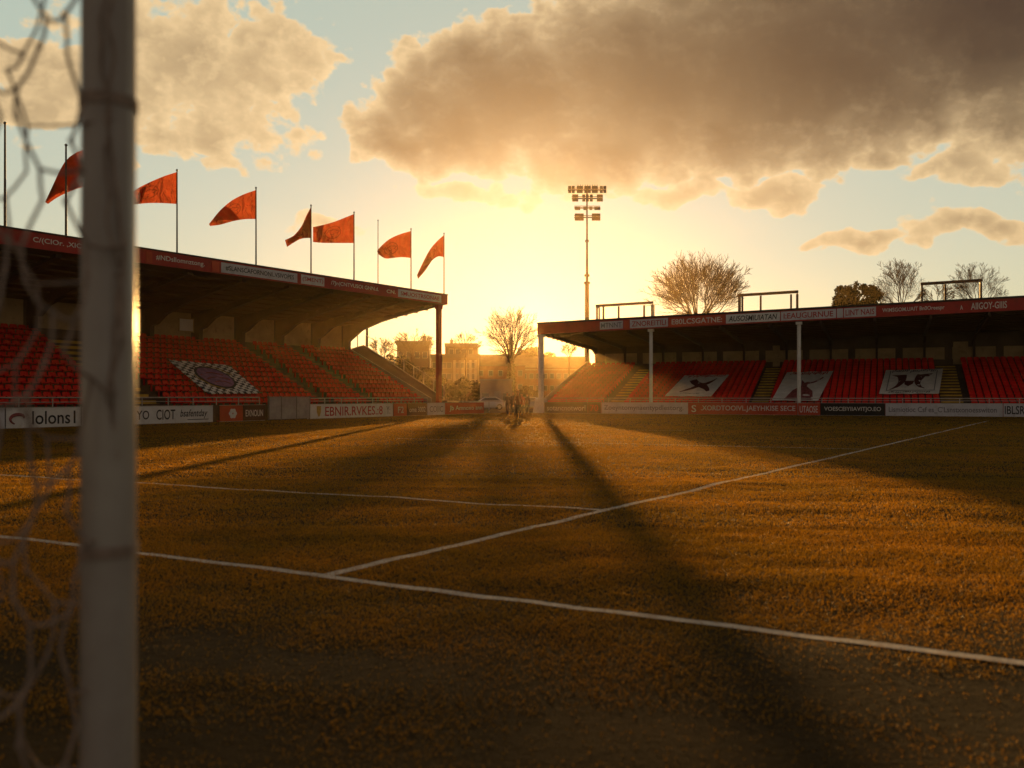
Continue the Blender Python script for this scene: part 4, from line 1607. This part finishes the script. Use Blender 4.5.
bare_tree(130, 699, 260, 326, 42, 'large round crowned bare tree rising behind the low stand roof', limbs=16, levels=3, seed=5, trunk_r=.42, twig_r=.022, shell=2600)
bare_tree(152, 511, 313, 360, 25, 'round bare tree with a stem thickened by added leaves next to the low sun', limbs=14, levels=3, seed=9, trunk_r=.5, twig_r=.016, shade_ivy=True, shell=1000)
bare_tree(125, 901, 267, 312, 22, 'slender bare tree just past the dark evergreen', limbs=8, levels=4, seed=13, trunk_r=.24, twig_r=.011, shell=500)
bare_tree(125, 978, 271, 312, 25, 'pale bare tree behind the last rooftop frame', limbs=8, levels=4, seed=47, trunk_r=.24, twig_r=.010, shell=450)
bare_tree(128, 938, 287, 306, 16, 'low twiggy tree seen through the last rooftop frame', limbs=7, levels=3, seed=19, trunk_r=.2, twig_r=.018)
bare_tree(150, 380, 341, 362, 14, 'small twiggy tree beside the end of the tall stand', limbs=7, levels=3, seed=23, trunk_r=.2, twig_r=.022)
bare_tree(155, 412, 334, 356, 22, 'wide twiggy tree showing above the dark flat roofed block', limbs=9, levels=3, seed=27, trunk_r=.25, twig_r=.022)
bare_tree(160, 466, 335, 356, 14, 'thin twiggy tree behind the pale columned block', limbs=6, levels=3, seed=29, trunk_r=.2, twig_r=.02)
bare_tree(135, 569, 345, 358, 7, 'tiny twiggy tree seen under the low stand roof end', limbs=6, levels=3, seed=31, trunk_r=.15, twig_r=.02)
leafy_tree(120, 855, 281, 318, 29, 'dark round evergreen tree rising behind the low stand roof', seed=3, n=6500, leaf=.2, clumps=42, cr=(.12, .24))
leafy_tree(260, 534, 349, 372, 26, 'dark evergreen mass right below the sun beside the white corner post', seed=4, n=8000, leaf=.42, clumps=28, deep=5)
leafy_tree(125, 395, 352, 398, 22, 'dark bushy tree behind the ramp railing', seed=6, n=5000, leaf=.24, clumps=22)
leafy_tree(112, 428, 368, 402, 20, 'dark low tree behind the red column', seed=7, n=4000, leaf=.22, clumps=20)
leafy_tree(108, 466, 379, 406, 24, 'broad dark shrub in front of the pale columned block', seed=8, n=5000, leaf=.2, clumps=22, name='shrub', cat='shrub')
leafy_tree(112, 500, 385, 406, 16, 'dark shrub below the pale cabin', seed=10, n=3000, leaf=.2, clumps=16, name='shrub', cat='shrub')
leafy_tree(104, 530, 386, 408, 16, 'dark shrub behind the white corner post', seed=12, n=3000, leaf=.2, clumps=16, name='shrub', cat='shrub')

# ------------------------------------------------------------------ buildings beyond the open corner


def building(name, d, p0, p1, top_py, label, wall, deep=10.0, rz=0.0, parapet=None, windows=(), pil=(), gable=None, win_h=1.3, chimney=None, band=None, cat='building'):
    x0, x1 = (p0 - CX) / F * d, (p1 - CX) / F * d
    zt = H - (top_py - HY) / F * d
    o = empty(name, ((x0 + x1) / 2, d, 0), rz, label, cat)
    w = (x1 - x0) / 2
    MB().box(-w, w, 0, deep, -.2, zt).build('wall', M[wall], o)
    if gable:
        m = MB()
        ov = .3
        zg = zt + gable
        m.prism_x([(-ov, zt - .05), (deep / 2, zg), (deep + ov, zt - .05), (deep + ov, zt + .1), (deep / 2, zg + .15), (-ov, zt + .1)], -w - .2, w + .2)
        m.prism_x([(0.003, zt + .003), (deep / 2, zg - .01), (deep - .003, zt + .003)], -w + .01, w - .01)
        rf = m.build('roof', M['slate'], o)
    else:
        m = MB()
        pw = parapet or .15
        m.box(-w - pw, w + pw, -pw, deep + pw, zt + .003, zt + .45)
        m.box(-w - pw * .5, w + pw * .5, -pw * .5, deep + pw * .5, zt - .45, zt - .003)
        rf = m.build('roof', M['slate'], o)
    if chimney:
        m = MB()
        cx, ch = chimney
        m.box(cx - .35, cx + .35, deep / 2 - .35, deep / 2 + .35, zt, zt + ch)
        m.box(cx - .42, cx + .42, deep / 2 - .42, deep / 2 + .42, zt + ch + .003, zt + ch + .2)
        m.tube([(cx, deep / 2, zt + ch + .2), (cx, deep / 2, zt + ch + .7)], .13, 8)
        m.build('chimney', M['brick'], rf)
    if band:
        MB().box(-w - .06, w + .06, -.09, -.004, zt * band - .15, zt * band + .15).build('cornice', M['pilaster'], o)
    for fx in pil:
        MB().box(w * fx - .28, w * fx + .28, -.2, -.004, 1.5, zt - 1.0).build('pilaster', M['pilaster'], o)
    for fx, fz_ in windows:
        wi = MB().box(w * fx - .5, w * fx + .5, -.05, -.004, zt * fz_ - win_h / 2, zt * fz_ + win_h / 2).build('window', M['glass'], o)
        m = MB()
        m.box(w * fx - .6, w * fx + .6, -.09, -.003, zt * fz_ - win_h / 2 - .1, zt * fz_ - win_h / 2 - .003)
        m.box(w * fx - .6, w * fx + .6, -.07, -.003, zt * fz_ + win_h / 2 + .003, zt * fz_ + win_h / 2 + .1)
        for sx in (-1, 1):
            m.box(w * fx + sx * .555 - .045, w * fx + sx * .555 + .045, -.065, -.004, zt * fz_ - win_h / 2 - .004, zt * fz_ + win_h / 2 + .004)
        m.build('window_frame', M['pilaster'], wi)
    return o


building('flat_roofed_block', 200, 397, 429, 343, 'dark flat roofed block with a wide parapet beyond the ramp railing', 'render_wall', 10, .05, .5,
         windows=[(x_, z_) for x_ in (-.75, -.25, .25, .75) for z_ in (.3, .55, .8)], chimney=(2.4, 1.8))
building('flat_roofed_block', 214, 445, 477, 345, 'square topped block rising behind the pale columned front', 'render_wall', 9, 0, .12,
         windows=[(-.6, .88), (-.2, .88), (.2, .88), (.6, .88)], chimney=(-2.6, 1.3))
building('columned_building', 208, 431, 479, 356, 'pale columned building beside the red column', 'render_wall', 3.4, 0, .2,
         pil=(-.02, .2, .42, .64, .86), windows=[(x_, z_) for x_ in (-.85, -.65, -.45, -.25, .09, .31, .53, .75) for z_ in (.28, .56, .8)])
building('terraced_house', 222, 476, 525, 366, 'brick house with a slate roof below the round bare tree', 'brick', 9, .0, gable=2.9,
         windows=[(x_, z_) for x_ in (-.8, -.4, 0, .4, .8) for z_ in (.42, .8)], chimney=(2.5, 3.6))
building('terraced_house', 230, 521, 590, 368, 'long brick house seen past the white corner post and under the roof end', 'brick', 9, .0, gable=3.0,
         windows=[(-.9 + .2 * k_, z_) for k_ in range(10) for z_ in (.4, .76)], band=.95)
# pale cabin with a dark door
cb = empty('site_cabin', ((496 - CX) / F * 100, 100, 0), 0, 'pale flat roofed cabin beyond the open corner below the brick house', 'cabin')
cw = 16 / F * 100
ct = H - (379 - HY) / F * 100
MB().box(-cw, cw, 0, 2.6, .1, ct - .2).build('wall', M['pilaster'], cb)
MB().box(-cw - .15, cw + .15, -.15, 2.75, ct - .197, ct).build('roof', M['grey_panel'], cb)
MB().box(-.2, .55, -.05, -.004, .15, 2.05).build('door', M['grey_panel'], cb)
for fx in (-.65, .65):
    MB().box(cw * fx - .4, cw * fx + .4, -.05, -.004, 1.0, 1.8).build('window', M['glass'], cb)

# thin poles behind the tall stand's end
for px, top, d, lab, r in ((357.5, 331, 90, 'thin dark pole just outside the tall stand rear corner', .05), (367, 326, 88, 'thicker dark pole outside the tall stand rear corner', .12)):
    zt = H - (top - HY) / F * d
    p = empty('lamp_pole', ((px - CX) / F * d, d, 0), 0, lab, 'pole')
    m = MB()
    m.tube([(0, 0, 0), (0, 0, zt)], [r * 1.2, r], 8)
    m.build('pole', M['dark_metal'], p)
    m = MB()
    m.tube([(0, 0, zt + .003), (0, 0, zt + .12)], [r * 1.4, r * .7], 8)
    m.build('cap', M['dark_metal'], p)

# low fence behind the open corner
fa, fb2 = G(437, 411.6), G(541, 411.6)
fen = empty('fence', (fa.x, fa.y, 0), 0, 'low pale rail fence crossing the open corner behind the people', 'fence')
Lg = fb2.x - fa.x
for i in range(5):
    x = Lg * i / 4
    MB().box(x - .05, x + .05, -.05, .05, 0, 1.05).build('post', M['rail_metal'], fen)
MB().box(0, Lg, -.03, .03, .95, 1.03).build('rail', M['rail_metal'], fen)
MB().box(0, Lg, -.025, .025, .5, .56).build('rail', M['rail_metal'], fen)

# parked cars beyond the fence


def car(px, d, paint, label, rz):
    o = empty('parked_car', ((px - CX) / F * d, d, 0), rz, label, 'car', 'cars parked beyond the open corner')
    m = MB()
    prof = [(-2.05, .35), (-2.1, .62), (-1.95, .86), (-1.0, .95), (-.35, 1.38), (.95, 1.42), (1.7, 1.0), (2.0, .9), (2.05, .4), (1.75, .28), (-1.8, .28)]
    mid = [(x_ * .99, z_) for x_, z_ in prof]
    vs, fs = [], []
    lay = [(-.86, .97), (-.80, 1.0), (.80, 1.0), (.86, .97)]
    for yy, k in lay:
        for x_, z_ in mid:
            yk = yy * (1 if z_ < 1.0 else .82)
            vs.append((x_ * k, yk, .28 + (z_ - .28) * (1 if abs(yy) < .83 else .985)))
    n = len(mid)
    fs.append(tuple(range(n)))
    fs.append(tuple(range(4 * n - 1, 3 * n - 1, -1)))
    for i in range(3):
        for j in range(n):
            fs.append((i * n + j, (i + 1) * n + j, (i + 1) * n + (j + 1) % n, i * n + (j + 1) % n))
    m.add(vs, fs)
    m.build('body', M[paint], o)
    for s in (-1, 1):
        m = MB()
        m.poly_slab([(-.75, s * .74, 1.0), (-.28, s * .725, 1.31), (.85, s * .725, 1.34), (1.4, s * .74, 1.03)], (0, s * .1, 0))
        m.build('window', M['glass'], o)
        for x_ in (-1.3, 1.3):
            m = MB()
            m.tube([(x_, s * .68, .32), (x_, s * .88, .32)], .32, 16)
            wh = m.build('wheel', M['tyre'], o)
            m = MB()
            m.tube([(x_, s * .882, .32), (x_, s * .895, .32)], .2, 12)
            m.build('rim', M['car_silver'], wh)
        m = MB()
        m.box(-2.12, -2.0, s * .62 - .14, s * .62 + .14, .62, .76)
        m.build('headlight', M['lamp_glass'], o)


car(487, 96, 'car_white', 'white car parked beyond the fence below the pale cabin', .1)
car(533, 97, 'car_silver', 'silver car parked beyond the fence behind the white corner post', 3.0)

# ------------------------------------------------------------------ people walking out of the open corner


def person(px, py, yaw, jacket, label, stride=.25, arm=.15, h=1.75, lean=0.0, holding=False):
    g = G(px, py)
    s = h / 1.75
    sp = [('pelvis', (0, 0, .95), .135), ('belly', (0, .01 + lean * .2, 1.10), .13), ('chest', (0, .02 + lean * .6, 1.32), .155), ('neck0', (0, .03 + lean, 1.47), .075),
          ('neck', (0, .04 + lean, 1.53), .058), ('head0', (0, .055 + lean, 1.60), .085), ('head', (0, .06 + lean, 1.68), .095), ('crown', (0, .05 + lean, 1.74), .06)]
    V, E, Rr = [], [], []
    ix = {}

    def add(nm, p, r, par=None):
        ix[nm] = len(V)
        V.append(Vector(p) * s)
        Rr.append(r * s)
        if par:
            E.append((ix[par], ix[nm]))
    prev = None
    for nm, p, r in sp:
        add(nm, p, r, prev)
        prev = nm
    for sd, k in ((-1, 1), (1, -1)):
        L = str(sd)
        f = stride * k
        add('hip' + L, (sd * .10, 0, .88), .105, 'pelvis')
        add('knee' + L, (sd * .11, f * .55 + .03, .50), .07, 'hip' + L)
        add('ankle' + L, (sd * .11, f - (.08 if k < 0 else 0), .10), .045, 'knee' + L)
        add('heel' + L, (sd * .115, f - .02 - (.08 if k < 0 else 0), .05), .05, 'ankle' + L)
        add('toe' + L, (sd * .13, f + .17 - (.08 if k < 0 else 0), .035), .036, 'heel' + L)
        a = -arm * k
        add('shoulder' + L, (sd * .19, .02 + lean * .8, 1.42), .07, 'chest')
        add('elbow' + L, (sd * .25, a * .5 + lean * .5, 1.14), .05, 'shoulder' + L)
        add('wrist' + L, (sd * .25, a + .08 + lean * .3, .90), .034, 'elbow' + L)
        add('hand' + L, (sd * .245, a + .11 + lean * .3, .80), .04, 'wrist' + L)
        add('finger' + L, (sd * .235, a + .13 + lean * .3, .73), .018, 'hand' + L)
    me = bpy.data.meshes.new('body')
    me.from_pydata(V, E, [])
    ob = bpy.data.objects.new('body', me)
    COL.objects.link(ob)
    ob.modifiers.new('Skin', 'SKIN')
    sk = me.skin_vertices[0].data
    for i, r in enumerate(Rr):
        sk[i].radius = (r, r * (.8 if 1.0 < V[i].z / s < 1.46 else 1))
    sk[0].use_root = True
    sb = ob.modifiers.new('Subdivision', 'SUBSURF')
    sb.levels = sb.render_levels = 1
    dg = bpy.context.evaluated_depsgraph_get()
    me2 = bpy.data.meshes.new_from_object(ob.evaluated_get(dg))
    bpy.data.objects.remove(ob)
    me2.name = 'person'
    me2.materials.clear()
    for k in ('skin', jacket, 'trousers', 'shoe'):
        me2.materials.append(M[k])
    for pl in me2.polygons:
        c = pl.center / s
        arm_ = abs(c.x) > .2
        if c.z > 1.5 or (arm_ and c.z < .86 and c.z > .6):
            pl.material_index = 0
        elif c.z > .86 or arm_ and c.z > .6:
            pl.material_index = 1
        elif c.z > .09:
            pl.material_index = 2
        else:
            pl.material_index = 3
        pl.use_smooth = True
    o = link('person', me2)
    o.location = (g.x, g.y, 0)
    o.rotation_euler = (0, 0, yaw)
    tag(o, label, 'person')
    hm = MB()
    for j in range(7):
        th = j / 6 * 1.75
        ring = []
        for i in range(12):
            a = 2 * math.pi * i / 12
            back = .35 * (1 - math.sin(a)) * .5 * (j / 6)
            ring.append((math.cos(a) * math.sin(th) * .105 * s, (lean + .052 - .015 + math.sin(a) * math.sin(th) * .112) * s, (1.69 + math.cos(th) * .105 - back * .25 + (.03 if math.sin(a) > .3 else 0) * (j / 6)) * s))
        hm.v += ring
    for j in range(6):
        for i in range(12):
            hm.f.append((j * 12 + i, j * 12 + (i + 1) % 12, (j + 1) * 12 + (i + 1) % 12, (j + 1) * 12 + i))
            hm.mi.append(0)
    hm.build('hair', M['hair'], o, smooth=True)
    fm = MB()
    fm.tube([(0, (lean + .145) * s, 1.655 * s), (0, (lean + .175) * s, 1.635 * s), (0, (lean + .15) * s, 1.625 * s)], [.008 * s, .015 * s, .008 * s], 6)
    fm.build('nose', M['skin'], o)
    return o


person(507.5, 414.5, 2.9, 'jacket_dark', 'slim person in a dark jacket walking at the edge of the group of people', .28, .2, 1.78)
person(513, 415.5, 3.3, 'jacket_dark', 'person in dark clothes walking between two others in the open corner', .2, .15, 1.82)
person(518, 417.5, 3.0, 'jacket_brown', 'person in a brown coat striding ahead of the group in the open corner', .3, .25, 1.80)
person(522, 415.2, 2.6, 'jacket_red', 'person in a dark red jacket standing behind the striding one', .1, .05, 1.72)
person(527, 414.2, 3.4, 'jacket_brown', 'short person in a brown coat at the end of the group by the corner post', .15, .1, 1.66)

# ------------------------------------------------------------------ evening air
hm = MB().box(-1520, 1520, -62, 1520, -1.0, 31.0)
hz_o = hm.build('haze', bpy.data.materials.new('haze'))
tag(hz_o, kind='stuff')
hm_ = hz_o.data.materials[0]
hm_.use_nodes = True
ht = NT(hm_.node_tree)
ht.n.clear()
ho = ht.node('ShaderNodeOutputMaterial')
pv = ht.node('ShaderNodeVolumePrincipled')
pv.inputs['Color'].default_value = (0.98, 0.72, 0.34, 1)
pv.inputs['Density'].default_value = 0.00027
pv.inputs['Anisotropy'].default_value = 0.845
ht.l.new(pv.outputs[0], ho.inputs['Volume'])
for q in ('homogeneous_volume',):
    try:
        setattr(hm_.cycles, q, True)
    except Exception:
        pass

# ------------------------------------------------------------------ camera and render settings
cam = bpy.data.cameras.new('camera')
cam.sensor_width = 36
cam.lens = 36 * F / 1024
cam.shift_y = (HY - 384) / 1024
cam.clip_start = .05
cam.clip_end = 6000
cam.dof.use_dof = True
cam.dof.focus_distance = 55
cam.dof.aperture_fstop = 1.6
cam.dof.aperture_blades = 9
co = link('camera', cam)
co.location = (0, 0, H)
co.rotation_euler = (R(90), 0, 0)
scene.camera = co

vs_ = scene.view_settings
vs_.view_transform = 'Standard'
vs_.look = 'None'
vs_.exposure = 0.35
vs_.gamma = 1.0
vs_.use_curve_mapping = False
cy = scene.cycles
cy.use_denoising = True
try:
    cy.denoiser = 'OPENIMAGEDENOISE'
except Exception:
    pass
cy.max_bounces = 6
cy.diffuse_bounces = 3
cy.transmission_bounces = 4
cy.volume_bounces = 0
cy.sample_clamp_indirect = 4.0
cy.caustics_reflective = False
cy.caustics_refractive = False
